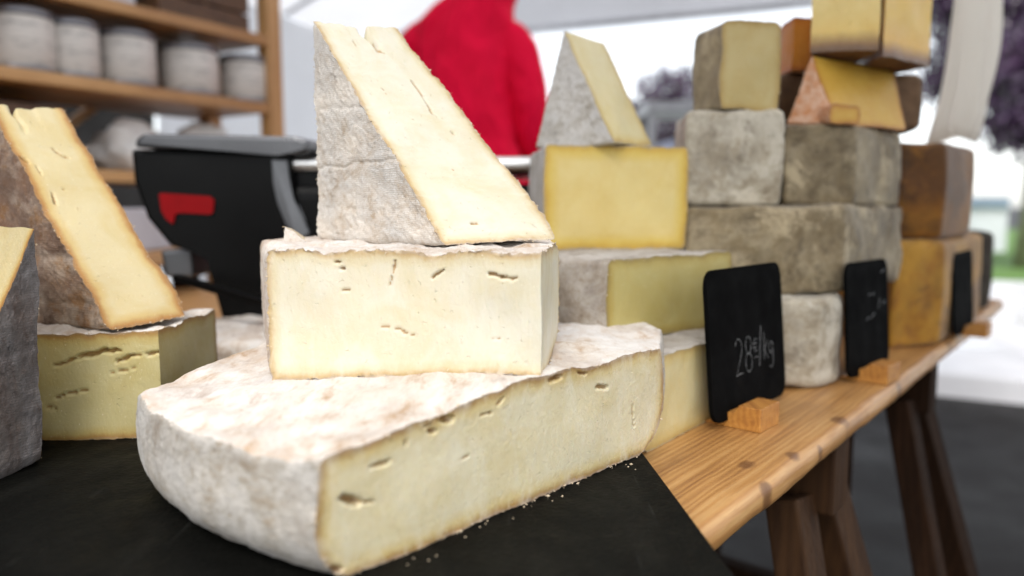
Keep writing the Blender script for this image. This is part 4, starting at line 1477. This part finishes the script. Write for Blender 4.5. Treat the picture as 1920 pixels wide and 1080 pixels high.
# tins on the lower shelf
mt, tt_, bt = new_mat('tin_paper')
n = N(tt_)
co = objco(n)
sep = n.node('ShaderNodeSeparateXYZ')
tt_.links.new(co, sep.inputs[0])
pr = n.noise(n.vmap(co, scale=(1, 1, 3.2)), 34, 4, 0.6)
bandz = n.ramp(n.wave(co, 9, 'Z', 0.6, 2), [(0.35, 0.0), (0.6, 1.0)])
cc_ = n.mix(n.math('MULTIPLY', n.ramp(pr, [(0.5, 0.0), (0.6, 0.5)]), bandz), (0.58, 0.545, 0.51), (0.2, 0.19, 0.19))
tt_.links.new(cc_, bt.inputs['Base Color'])
bt.inputs['Roughness'].default_value = 0.6
M['tin_paper'] = mt
M['tin_rim'] = plain('tin_rim', (0.20, 0.20, 0.22), 0.35, 0.6)


def tin(px, rad, hh, label):
    # place on shelf where it shows at px
    best = None
    for k in np.linspace(-0.1, 1.5, 400):
        p_ = sA_ - sdir * k + sbk * (rad + .012)
        x = p_.x / (p_.y * ca) * FPX + 960
        x = 960 + FPX * p_.x / (p_.y * ca - (zl + .08 - CZ) * sa)
        if best is None or abs(x - px) < best[0]:
            best = (abs(x - px), p_)
    p_ = best[1]
    z0 = zl + .013
    root = empty('tin', (p_.x, p_.y, z0), label, 'tin', 'paper-wrapped tins on the shelf')
    MB().lathe((p_.x, p_.y, z0), [(rad * .97, 0.008), (rad, 0.010), (rad, hh - .014), (rad * .97, hh - .012)], 36).build('body', M['tin_paper'], root, True)
    MB().lathe((p_.x, p_.y, z0), [(rad * .98, 0), (rad * 1.02, 0.002), (rad * 1.02, 0.010), (rad * .98, 0.012)], 36).build('base_rim', M['tin_rim'], root, True)
    MB().lathe((p_.x, p_.y, z0), [(rad * .98, hh - .016), (rad * 1.03, hh - .014), (rad * 1.03, hh), (rad * .9, hh + .003)], 36).build('lid', M['tin_rim'], root, True)
    return root


tin(458, 0.062, 0.118, 'paper-wrapped tin at the right end of the shelf, beside the post')
tin(355, 0.068, 0.120, 'paper-wrapped tin, second from the post on the shelf')
tin(237, 0.062, 0.121, 'paper-wrapped tin in the middle of the row on the shelf')
tin(136, 0.050, 0.119, 'narrow paper-wrapped tin, second from the picture edge on the shelf')
tin(40, 0.060, 0.122, 'tall paper-wrapped tin at the picture edge on the shelf')
M['cloth_white'] = plain('cloth_white', (0.68, 0.66, 0.64), 0.8, var=0.1, scale=12)
M['box_white'] = plain('box_white', (0.55, 0.55, 0.60), 0.7, var=0.1, scale=10)


def lump(name, c, r, mat, label, cat, seed, squash=(1, 1, 1)):
    bm = bmesh.new()
    bmesh.ops.create_icosphere(bm, subdivisions=4, radius=1)
    V = np.array([v.co[:] for v in bm.verts])
    k = 1 + 0.28 * fbm(V * 1.8, seed, 4) + 0.05 * fbm(V * 7, seed + 3, 2)
    V = V * k[:, None] * r * np.array(squash)
    V[:, 2] = np.maximum(V[:, 2], -r * squash[2] * 0.75)
    zmin = V[:, 2].min()
    for v, p_ in zip(bm.verts, V):
        v.co = (p_[0], p_[1], p_[2] - zmin)
    me = bpy.data.meshes.new(name)
    bm.to_mesh(me)
    bm.free()
    o = link(name, me, mat)
    o.location = c
    return tag(o, label, cat)


def on_shelf(k, dback, z):
    p_ = sA_ - sdir * k + sbk * dback
    return Vector((p_.x, p_.y, z + .0132))


zm = zl - 0.19
lump('cloth_bag', on_shelf(0.12, .10, zm), 0.075, M['cloth_white'], 'white crumpled bag on the lower shelf beside the post', 'bag', 3, (1, 1, .95))
lump('cloth_bag', on_shelf(0.30, .12, zm), 0.085, M['cloth_white'], 'pale crumpled bag on the lower shelf above the scale lid', 'bag', 8, (1.1, 1, .8))
lump('paper_twist', on_shelf(0.16, .20, zl), 0.045, M['cloth_white'], 'white paper twist behind the tins near the post', 'paper', 12, (1, 1, 3.0))


def crate(c, L, W, Hh, label, nsl=4):
    root = empty('wooden_crate', c, label, 'crate')
    u_ = sdir
    for k in range(nsl):
        z = c.z + (k + .5) * Hh / nsl
        for s_ in (-1, 1):
            q_ = c + sbk * (s_ * W / 2)
            MB().bar(Vector((q_.x, q_.y, z)) - u_ * L / 2, Vector((q_.x, q_.y, z)) + u_ * L / 2, Hh / nsl * .86, 0.009, up=sbk).build('slat', M['crate'], root)
            q_ = c + u_ * (s_ * (L / 2 - .006))
            MB().bar(Vector((q_.x, q_.y, z)) - sbk * (W / 2 - .006), Vector((q_.x, q_.y, z)) + sbk * (W / 2 - .006), Hh / nsl * .86, 0.009, up=u_).build('slat', M['crate'], root)
    MB().box((c.x, c.y, c.z + .006), (W - .03, L - .03, .008), Matrix.Rotation(math.atan2(sdir.y, sdir.x) - math.pi / 2, 3, 'Z')).build('bottom', M['crate'], root)
    return root


crate(on_shelf(0.16, .15, zu), 0.25, 0.24, 0.19, 'dark slatted crate on the top shelf beside the post')
crate(on_shelf(0.62, .17, zm), 0.24, 0.24, 0.13, 'dark slatted crate on the lower shelf behind the brown slice')
crate(on_shelf(0.95, .15, zm), 0.30, 0.24, 0.16, 'dark crate on the lower shelf at the picture edge')
crate(on_shelf(0.80, .15, zu), 0.40, 0.24, 0.2, 'dark crate on the top shelf at the picture corner')
bx_ = MB().box((0, 0, .065), (0.16, 0.20, 0.13), None, 0.003)
bo_ = bx_.build('cardboard_box', M['box_white'])
bo_.location = on_shelf(0.42, .14, zu)
bo_.rotation_euler = (0, 0, math.atan2(sdir.y, sdir.x) - math.pi / 2)
tag(bo_, 'pale box on the top shelf beside the dark crate', 'box')
bo_ = MB().box((0, 0, .045), (0.16, 0.22, 0.09), None, 0.003).build('cardboard_box', M['box_white'])
bo_.location = on_shelf(0.5, .02, zl - 0.55) + Vector((.1, -.1, .36))
wp_ = P(200, 300, 1.62)
bo_.location = (wp_.x, wp_.y, zl - .19 - .16)
tag(bo_, 'flat pale box on the side counter left of the scale', 'box')
# dark sheet added for the interior shade behind the left half of the shelf
M['shade_black'] = plain('shade_black', (0.008, 0.007, 0.007), 0.9, var=0.3, scale=5)
qa_, qb_ = sA_ - sdir * .40 + sbk * (DEP + .06), sA_ - sdir * 2.2 + sbk * (DEP + .06)
mbc = fabric('shade_backdrop', ((qa_.x, qa_.y, .02), (qb_.x, qb_.y, .02), (qb_.x, qb_.y, 2.0), (qa_.x, qa_.y, 2.0)), None, 30, 10, .02, 44) if False else None
V_, F_ = [], []
for j in range(9):
    for i in range(41):
        s_ = i / 40
        p_ = qa_ * (1 - s_) + qb_ * s_ + sbk * (0.018 * math.sin(s_ * 46) + .01 * math.sin(s_ * 17))
        V_.append((p_.x, p_.y, 0.02 + 1.98 * j / 8))
for j in range(8):
    for i in range(40):
        k = j * 41 + i
        F_.append((k, k + 1, k + 42, k + 41))
o = link('shade_backdrop', np_mesh('shade_backdrop', V_, F_), M['shade_black'])
tag(o, 'added dark sheet standing for the shaded interior behind the left half of the shelves', 'curtain')

# ================================================================== seller in the red jacket
mj, tj, bj = new_mat('red_jacket')
n = N(tj)
co = objco(n)
tj.links.new(n.ramp(n.noise(co, 9, 5, 0.6), [(0.3, (0.72, 0.003, 0.036)), (0.7, (0.85, 0.004, 0.05))]), bj.inputs['Base Color'])
bj.inputs['Roughness'].default_value = 0.7
bj.inputs['Specular IOR Level'].default_value = 0.1
hh_ = n.math('ADD', n.noise(n.vmap(co, rot=(0, 0.5, 0), scale=(1, 1, 0.45)), 9, 4, 0.55, 1.2), n.math('MULTIPLY', n.noise(co, 500, 2), 0.03))
tj.links.new(n.bump(hh_, 0.9, 0.05), bj.inputs['Normal'])
M['jacket'] = mj
M['skin'] = plain('skin', (0.62, 0.34, 0.22), 0.5, var=0.06, scale=20)
M['hair'] = plain('hair', (0.06, 0.035, 0.02), 0.5, var=0.3, scale=60)
M['trousers'] = plain('trousers', (0.02, 0.024, 0.04), 0.85, var=0.2, scale=30)


def skin_mesh(name, verts, edges, mat, parent, sub=2, root_i=0, kids=True):
    """verts: (x, y, z, rx, ry)"""
    me = bpy.data.meshes.new(name)
    me.from_pydata([v[:3] for v in verts], edges, [])
    o = bpy.data.objects.new(name, me)
    COL.objects.link(o)
    me.materials.append(mat)
    o.parent = parent
    md = o.modifiers.new('skin', 'SKIN')
    md.use_smooth_shade = True
    md.branch_smoothing = 0.6
    sl_ = me.skin_vertices[0].data
    for i, v in enumerate(verts):
        sl_[i].radius = (v[3], v[4])
        sl_[i].use_root = (i == root_i)
    sb = o.modifiers.new('sub', 'SUBSURF')
    sb.levels = sb.render_levels = sub
    return o


PX, PY = P(880, 200, 2.25).x, 2.25
person = empty('person', (PX, PY, 0), 'person in a red jacket standing with their back to us behind the scale', 'person')
person.rotation_euler = (0, 0, R(-8))
person.scale = (1.05, 1.05, 1.05)
# body: pelvis 0.95, shoulders 1.42; x right, y away from us
B = [(0, 0, .95, .15, .11), (0, .0, 1.10, .13, .10), (.0, 0, 1.28, .145, .10), (.02, .0, 1.39, .085, .07), (.072, .015, 1.51, .05, .055), (.095, .03, 1.60, .075, .09), (.10, .03, 1.70, .075, .09),
     (-.145, 0, 1.375, .045, .045), (-.212, .03, 1.14, .040, .042), (-.18, .20, 1.01, .034, .034), (-.165, .30, 1.0, .026, .036),
     (.12, 0, 1.36, .040, .040), (.172, .03, 1.12, .036, .038), (.155, .20, 1.01, .034, .034), (.165, .30, 1.0, .026, .036),
     (-.095, 0, .86, .085, .085), (-.10, -.01, .50, .058, .06), (-.10, .01, .09, .042, .042), (-.11, .15, .03, .036, .028),
     (.095, 0, .86, .085, .085), (.10, -.01, .50, .058, .06), (.10, .01, .09, .042, .042), (.11, .15, .03, .036, .028)]
Ed = [(0, 1), (1, 2), (2, 3), (3, 4), (4, 5), (5, 6), (3, 7), (7, 8), (8, 9), (9, 10), (3, 11), (11, 12), (12, 13), (13, 14), (0, 15), (15, 16), (16, 17), (17, 18), (0, 19), (19, 20), (20, 21), (21, 22)]
for side, w_ in ((-1, 10), (1, 14)):
    bx, by, bz = B[w_][0], B[w_][1], B[w_][2]
    for k in range(4):
        x = bx + (k - 1.5) * .019
        i0 = len(B)
        ln = (.078, .088, .084, .066)[k]
        B += [(x, by + .035, bz - .004, .0095, .0095), (x, by + .035 + ln * .55, bz - .012, .0085, .0085), (x, by + .035 + ln * .9, bz - .035, .0075, .0075)]
        Ed += [(w_, i0), (i0, i0 + 1), (i0 + 1, i0 + 2)]
    i0 = len(B)
    B += [(bx - side * .036, by + .015, bz - .01, .010, .010), (bx - side * .05, by + .05, bz - .02, .0085, .0085)]
    Ed += [(w_, i0), (i0, i0 + 1)]
body = skin_mesh('body', B, Ed, M['skin'], person)
# face details on the far side of the head, ears at the sides
fm = MB()
fm.tube([(.10, .125, 1.675), (.10, .148, 1.645), (.10, .128, 1.635)], [.008, .014, .010], 8)
fm.build('nose', M['skin'], None, True).parent = person
for sx in (-.03, .03):
    e_ = MB().lathe((.10 + sx, .116, 1.68), [(.002, -.011), (.009, -.006), (.011, 0), (.009, .006), (.002, .011)], 12).build('eye', plain('eye', (0.5, 0.5, 0.5), 0.2), None, True)
    e_.parent = person
e_ = MB().bar((.078, .118, 1.602), (.122, .118, 1.602), .008, .008).build('mouth', plain('lips', (0.4, 0.12, 0.1), 0.5), None, True)
e_.parent = person
for sx in (-1, 1):
    e_ = MB().tube([(.10 + sx * .078, .03, 1.63), (.10 + sx * .09, .02, 1.66), (.10 + sx * .08, .025, 1.69)], [.010, .016, .010], 8).build('ear', M['skin'], None, True)
    e_.parent = person
jm = MB()
rows = []
for (cx, cy, cz, rx, ry) in ((0, 0, .78, .20, .15), (0, 0, .92, .19, .145), (-.015, 0, 1.08, .142, .125), (-.015, 0, 1.22, .140, .122), (-.012, 0, 1.33, .148, .115), (-.005, 0, 1.40, .140, .10),
                             (.015, .004, 1.445, .112, .09), (.045, .008, 1.475, .098, .085), (.06, .012, 1.53, .086, .08), (.066, .014, 1.57, .078, .075)):
    ring = [jm.bm.verts.new((cx + rx * math.copysign(abs(math.cos(a)) ** .85, math.cos(a)), cy + ry * math.copysign(abs(math.sin(a)) ** .85, math.sin(a)), cz)) for a in [2 * math.pi * k / 32 for k in range(32)]]
    rows.append(ring)
for i in range(len(rows) - 1):
    for k in range(32):
        jm.bm.faces.new((rows[i][k], rows[i][(k + 1) % 32], rows[i + 1][(k + 1) % 32], rows[i + 1][k]))
jm.bm.faces.new(rows[0][::-1])
jm.bm.faces.new(rows[-1])
jk = jm.build('jacket', M['jacket'], None, True)
jk.parent = person
rmd = jk.modifiers.new('weld', 'REMESH')
rmd.mode = 'VOXEL'
rmd.voxel_size = 0.009
rmd.use_smooth_shade = True
smd = jk.modifiers.new('soften', 'SMOOTH')
smd.iterations = 5
smd.factor = 0.6
tx = bpy.data.textures.new('folds', 'CLOUDS')
tx.noise_scale = 0.15
dm = jk.modifiers.new('folds', 'DISPLACE')
dm.texture = tx
dm.strength = 0.036
dm.mid_level = 0.5
for sl_ in (MB().tube([(-.07, 0, 1.375), (-.13, 0, 1.372), (-.178, .0, 1.30), (-.205, .012, 1.20), (-.21, .04, 1.10), (-.19, .15, 1.02), (-.165, .25, 1.0)], [.05, .062, .066, .062, .057, .05, .044], 16),
            MB().tube([(.085, 0, 1.39), (.115, 0, 1.365), (.152, -.004, 1.28), (.170, .0, 1.18), (.172, .03, 1.09), (.16, .14, 1.01), (.15, .25, 1.0)], [.05, .064, .062, .058, .054, .05, .044], 16)):
    so = sl_.build('sleeve', M['jacket'], None, True)
    so.parent = jk
    sv = so.modifiers.new('soft', 'SUBSURF')
    sv.levels = sv.render_levels = 2
    dm = so.modifiers.new('folds', 'DISPLACE')
    dm.texture = tx
    dm.strength = 0.03
    dm.mid_level = 0.5
T = [(0, 0, .93, .165, .12), (-.095, 0, .84, .098, .098), (-.10, -.01, .50, .075, .078), (-.10, .01, .10, .062, .065), (.095, 0, .84, .098, .098), (.10, -.01, .50, .075, .078), (.10, .01, .10, .062, .065)]
skin_mesh('trousers', T, [(0, 1), (1, 2), (2, 3), (0, 4), (4, 5), (5, 6)], M['trousers'], person)
bmh = bmesh.new()
bmesh.ops.create_icosphere(bmh, subdivisions=4, radius=1)
for v in bmh.verts:
    c = v.co
    k = 1 + .05 * math.sin(c.x * 9) * math.sin(c.z * 7)
    v.co = Vector((.098 + c.x * .098 * k, .012 + c.y * .105 * k, 1.70 + c.z * .115 * k))
bmesh.ops.delete(bmh, geom=[v for v in bmh.verts if v.co.y > .06 and v.co.z < 1.75], context='VERTS')
meh = bpy.data.meshes.new('hair')
bmh.to_mesh(meh)
bmh.free()
link('hair', meh, M['hair'], person)

# ================================================================== hanging plastic bags
mp, tp, bp = new_mat('bag_film')
n = N(tp)
bp.inputs['Base Color'].default_value = (0.88, 0.85, 0.79, 1)
bp.inputs['Roughness'].default_value = 0.35
tr = n.node('ShaderNodeBsdfTranslucent')
tr.inputs['Color'].default_value = (0.92, 0.89, 0.83, 1)
mx = n.node('ShaderNodeMixShader')
mx.inputs[0].default_value = 0.75
tp.links.new(bp.outputs[0], mx.inputs[1])
tp.links.new(tr.outputs[0], mx.inputs[2])
tp.links.new(mx.outputs[0], tp.nodes['Material Output'].inputs[0])
co = objco(n)
tp.links.new(n.bump(n.noise(n.vmap(co, scale=(1, 1, .3)), 30, 5, 0.6, 1.0), 0.8, 0.01), bp.inputs['Normal'])
M['film'] = mp
M['rope'] = plain('rope', (0.45, 0.36, 0.24), 0.9)
hp = P(1790, 262, 1.30)
V_, F_ = [], []
nu, nv_ = 30, 40
for j in range(nv_ + 1):
    f = j / nv_
    zz = hp.z + (EV - .2 + .02 - hp.z) * f
    for i in range(nu):
        a = 2 * math.pi * i / nu
        rx = (0.033 + 0.007 * math.sin(f * 5 + 1)) * (1 - .3 * f) * (1 + .18 * math.sin(3 * a + f * 9) + .1 * math.sin(7 * a - f * 14))
        ry = 0.026 * (1 - .4 * f) * (1 + .25 * math.sin(4 * a + f * 7))
        V_.append((hp.x + rx * math.cos(a) + .012 * f + .006 * math.sin(f * 12), hp.y + ry * math.sin(a) - .10 * f, zz + .008 * math.sin(2 * a) * (1 - f)))
for j in range(nv_):
    for i in range(nu):
        F_.append((j * nu + i, j * nu + (i + 1) % nu, (j + 1) * nu + (i + 1) % nu, (j + 1) * nu + i))
F_.append(tuple(range(nu))[::-1])
bagr = empty('bag_bundle', hp, 'bundle of white plastic bags hanging above the brown cheeses', 'plastic bags')
link('bag', np_mesh('bag', np.array(V_) - np.array(hp), F_), M['film'], bagr)
tp_ = Vector((hp.x + .012, hp.y - .10, EV - .19))
MB().tube([tp_, tp_ + Vector((0, 0, .28)), tp_ + Vector((0, 0, .56))], 0.003, 8).build('cord', M['rope'], bagr, True)

# ================================================================== things beyond the stall
M['rail_grey'] = plain('rail_grey', (0.30, 0.31, 0.33), 0.4, 0.3)
rk = empty('display_rack', P(1250, 300, 3.3), 'grey metal rack standing beyond the yellow stack', 'rack')
rk.location.z = 0
ra, rb = P(1205, 208, 3.3), P(1420, 208, 3.2)
MB().bar(ra, rb, 0.30, 0.05, up=(0, 0, 1), bev=.004).build('top_board', M['rail_grey'], rk) if False else MB().box(((ra.x + rb.x) / 2, 3.3, ra.z), ((rb.x - ra.x), 0.30, 0.045), None, .004).build('top_board', M['rail_grey'], rk)
MB().box(((ra.x + rb.x) / 2, 3.3, ra.z - .32), ((rb.x - ra.x), 0.30, 0.03), None, .004).build('lower_board', M['rail_grey'], rk)
for sx in (ra.x + .02, rb.x - .02):
    for sy in (3.18, 3.42):
        MB().bar((sx, sy, 0), (sx, sy, ra.z - .02), 0.03, 0.03).build('leg', M['rail_grey'], rk)
M['blue_film'] = plain('blue_film', (0.42, 0.47, 0.60), 0.4, var=0.15)
lump('plastic_sack', (P(1262, 300, 3.3).x, 3.28, ra.z - .305), 0.11, M['blue_film'], 'pale blue sack on the grey rack', 'sack', 21, (1, .9, .95))
M['red_paint'] = plain('red_paint', (0.6, 0.02, 0.02), 0.5)
M['card_white'] = plain('card_white', (0.78, 0.78, 0.78), 0.6, var=.05)
mlk = empty('carton', (P(1282, 320, 1.55).x, 1.55, TB), 'white carton with a red stripe behind the yellow block', 'carton')
zc1, zc2, zc3, zc4 = P(1282, 365, 1.55).z, P(1282, 332, 1.55).z, P(1282, 318, 1.55).z, P(1282, 285, 1.55).z
cx_ = mlk.location.x
MB().box((cx_, 1.55, (TB + zc2) / 2), (.07, .07, zc2 - TB), None, .002).build('lower_body', M['card_white'], mlk)
MB().box((cx_, 1.55, (zc3 + zc2) / 2), (.0704, .0704, zc3 - zc2), None, .001).build('stripe', M['red_paint'], mlk)
MB().prism([(cx_ - .035, 1.515, zc3), (cx_ + .035, 1.515, zc3), (cx_ + .035, 1.55, zc4), (cx_ - .035, 1.55, zc4)], (0, .0, 0.0001)) if False else None
MB().prism([(cx_ - .035, 1.515, zc3 + .0005), (cx_ - .035, 1.585, zc3 + .0005), (cx_ - .035, 1.552, zc4), (cx_ - .035, 1.548, zc4)], (.07, 0, 0), .001).build('gable_top', M['card_white'], mlk)
# back counter under scale, carton
def counter(c, sx, sy, ztop, label, mat):
    root = empty('counter', (c[0], c[1], 0), label, 'counter')
    MB().box((c[0], c[1], ztop - .015), (sx, sy, .029), None, .004).build('counter_top', mat, root)
    for ax in (-1, 1):
        for ay in (-1, 1):
            x, y = c[0] + ax * (sx / 2 - .05), c[1] + ay * (sy / 2 - .05)
            MB().bar((x, y, 0), (x, y, ztop - .03), .05, .05, bev=.003).build('leg', M['trestle'], root)


counter((-.22, 1.42), 1.5, .75, TB - .001, 'wooden counter carrying the shop scale', M['beech'])
counter((wp_.x - .05, wp_.y), .34, .5, zl - .19 - .161, 'low beech side counter left of the scale', M['beech'])

# low pale wall beyond the lawn edge
M['wall_pale'] = plain('wall_pale', (0.72, 0.74, 0.76), 0.6, var=.08, scale=3)
M['coping_blue'] = plain('coping_blue', (0.24, 0.31, 0.40), 0.5)
wl = empty('garden_wall', P(1850, 480, 13.5), 'low white wall with blue-grey coping beyond the lawn', 'wall')
wl.location.z = .15
w0, w1 = P(1700, 400, 13.5), P(1886, 400, 13.0)
MB().bar((w0.x, w0.y, .53), (w1.x, w1.y, .53), 0.76, 0.25, up=(0, 1, 0)).build('wall_body', M['wall_pale'], wl)
MB().bar((w0.x, w0.y, 1.0), (w1.x, w1.y, 1.0), 0.18, 0.40, up=(0, 1, 0), bev=.01).build('coping', M['coping_blue'], wl)

# trees with purple leaves
mlf, tlf, blf = new_mat('plum_leaf')
n = N(tlf)
oi = n.node('ShaderNodeTexCoord')
nz_ = n.noise(oi.outputs['Object'], 3.0, 4, 0.7)
tlf.links.new(n.ramp(nz_, [(0.3, (0.020, 0.010, 0.030)), (0.55, (0.055, 0.022, 0.065)), (0.8, (0.13, 0.04, 0.13))]), blf.inputs['Base Color'])
blf.inputs['Roughness'].default_value = 0.22
blf.inputs['Specular IOR Level'].default_value = 0.8
M['leaf'] = mlf
M['bark'] = plain('bark', (0.16, 0.17, 0.09), 0.85, var=.35, scale=14, bump=.6, bscale=40)


def tree(loc, hgt, crown_z, rx, rz, nleaf, leaf, label, seed):
    rng = random.Random(seed)
    root = empty('plum_tree', loc, label, 'tree', 'purple-leaved trees along the street')
    tr_ = MB()
    c = Vector(loc)
    tp_ = c + Vector((.08, 0, crown_z))
    tr_.tube([c - Vector((0, 0, .02)), c + Vector((.04, 0, crown_z * .35)), c + Vector((.02, .05, crown_z * .75)), tp_, tp_ + Vector((0, 0, rz * .7))], [hgt * .032, hgt * .024, hgt * .020, hgt * .016, hgt * .005], 12)
    for k in range(9):
        a = k * 2.4 + rng.random()
        b0_ = c + Vector((.03, 0, crown_z * (.72 + .06 * k)))
        l_ = rx * rng.uniform(.6, .9)
        tr_.tube([b0_, b0_ + Vector((math.cos(a) * l_ * .5, math.sin(a) * l_ * .5, rz * .22)), b0_ + Vector((math.cos(a) * l_, math.sin(a) * l_, rz * .55))], [hgt * .011, hgt * .007, hgt * .002], 7)
    tr_.build('trunk', M['bark'], root, True)
    V_, F_ = [], []
    clumps = []
    for k in range(110):
        while True:
            p_ = Vector((rng.uniform(-1, 1), rng.uniform(-1, 1), rng.uniform(-1, 1)))
            if .25 < p_.length < 1:
                break
        clumps.append((Vector((p_.x * rx, p_.y * rx, p_.z * rz)), rng.uniform(.16, .34) * rx))
    for k in range(nleaf):
        cc0, cr0 = clumps[rng.randrange(len(clumps))]
        p_ = Vector((rng.gauss(0, 1), rng.gauss(0, 1), rng.gauss(0, .8))) * cr0 * .55 + cc0 + Vector((0, 0, crown_z + rz * .45))
        e_ = Euler((rng.uniform(0, 6.3), rng.uniform(0, 6.3), rng.uniform(0, 6.3))).to_matrix()
        l_ = leaf * rng.uniform(.7, 1.3)
        st = len(V_)
        for q_ in ((-l_, 0, 0), (0, l_ * .5, l_ * .12), (l_, 0, 0), (0, -l_ * .5, l_ * .12)):
            V_.append(tuple(p_ + e_ @ Vector(q_)))
        F_ += [(st, st + 1, st + 2), (st, st + 2, st + 3)]
    link('crown', np_mesh('crown', V_, F_), M['leaf'], root, False)
    return root


tree((P(1925, 480, 9.6).x, 9.6, .15), 5.0, 2.35, 1.2, 1.6, 48000, .055, 'dark purple-leaved tree on the lawn at the right edge', 5)
tree((P(1245, 400, 24).x, 24, .0), 7, 3.3, 1.15, 1.4, 5000, .08, 'distant purple-leaved tree seen through the tent opening', 6)
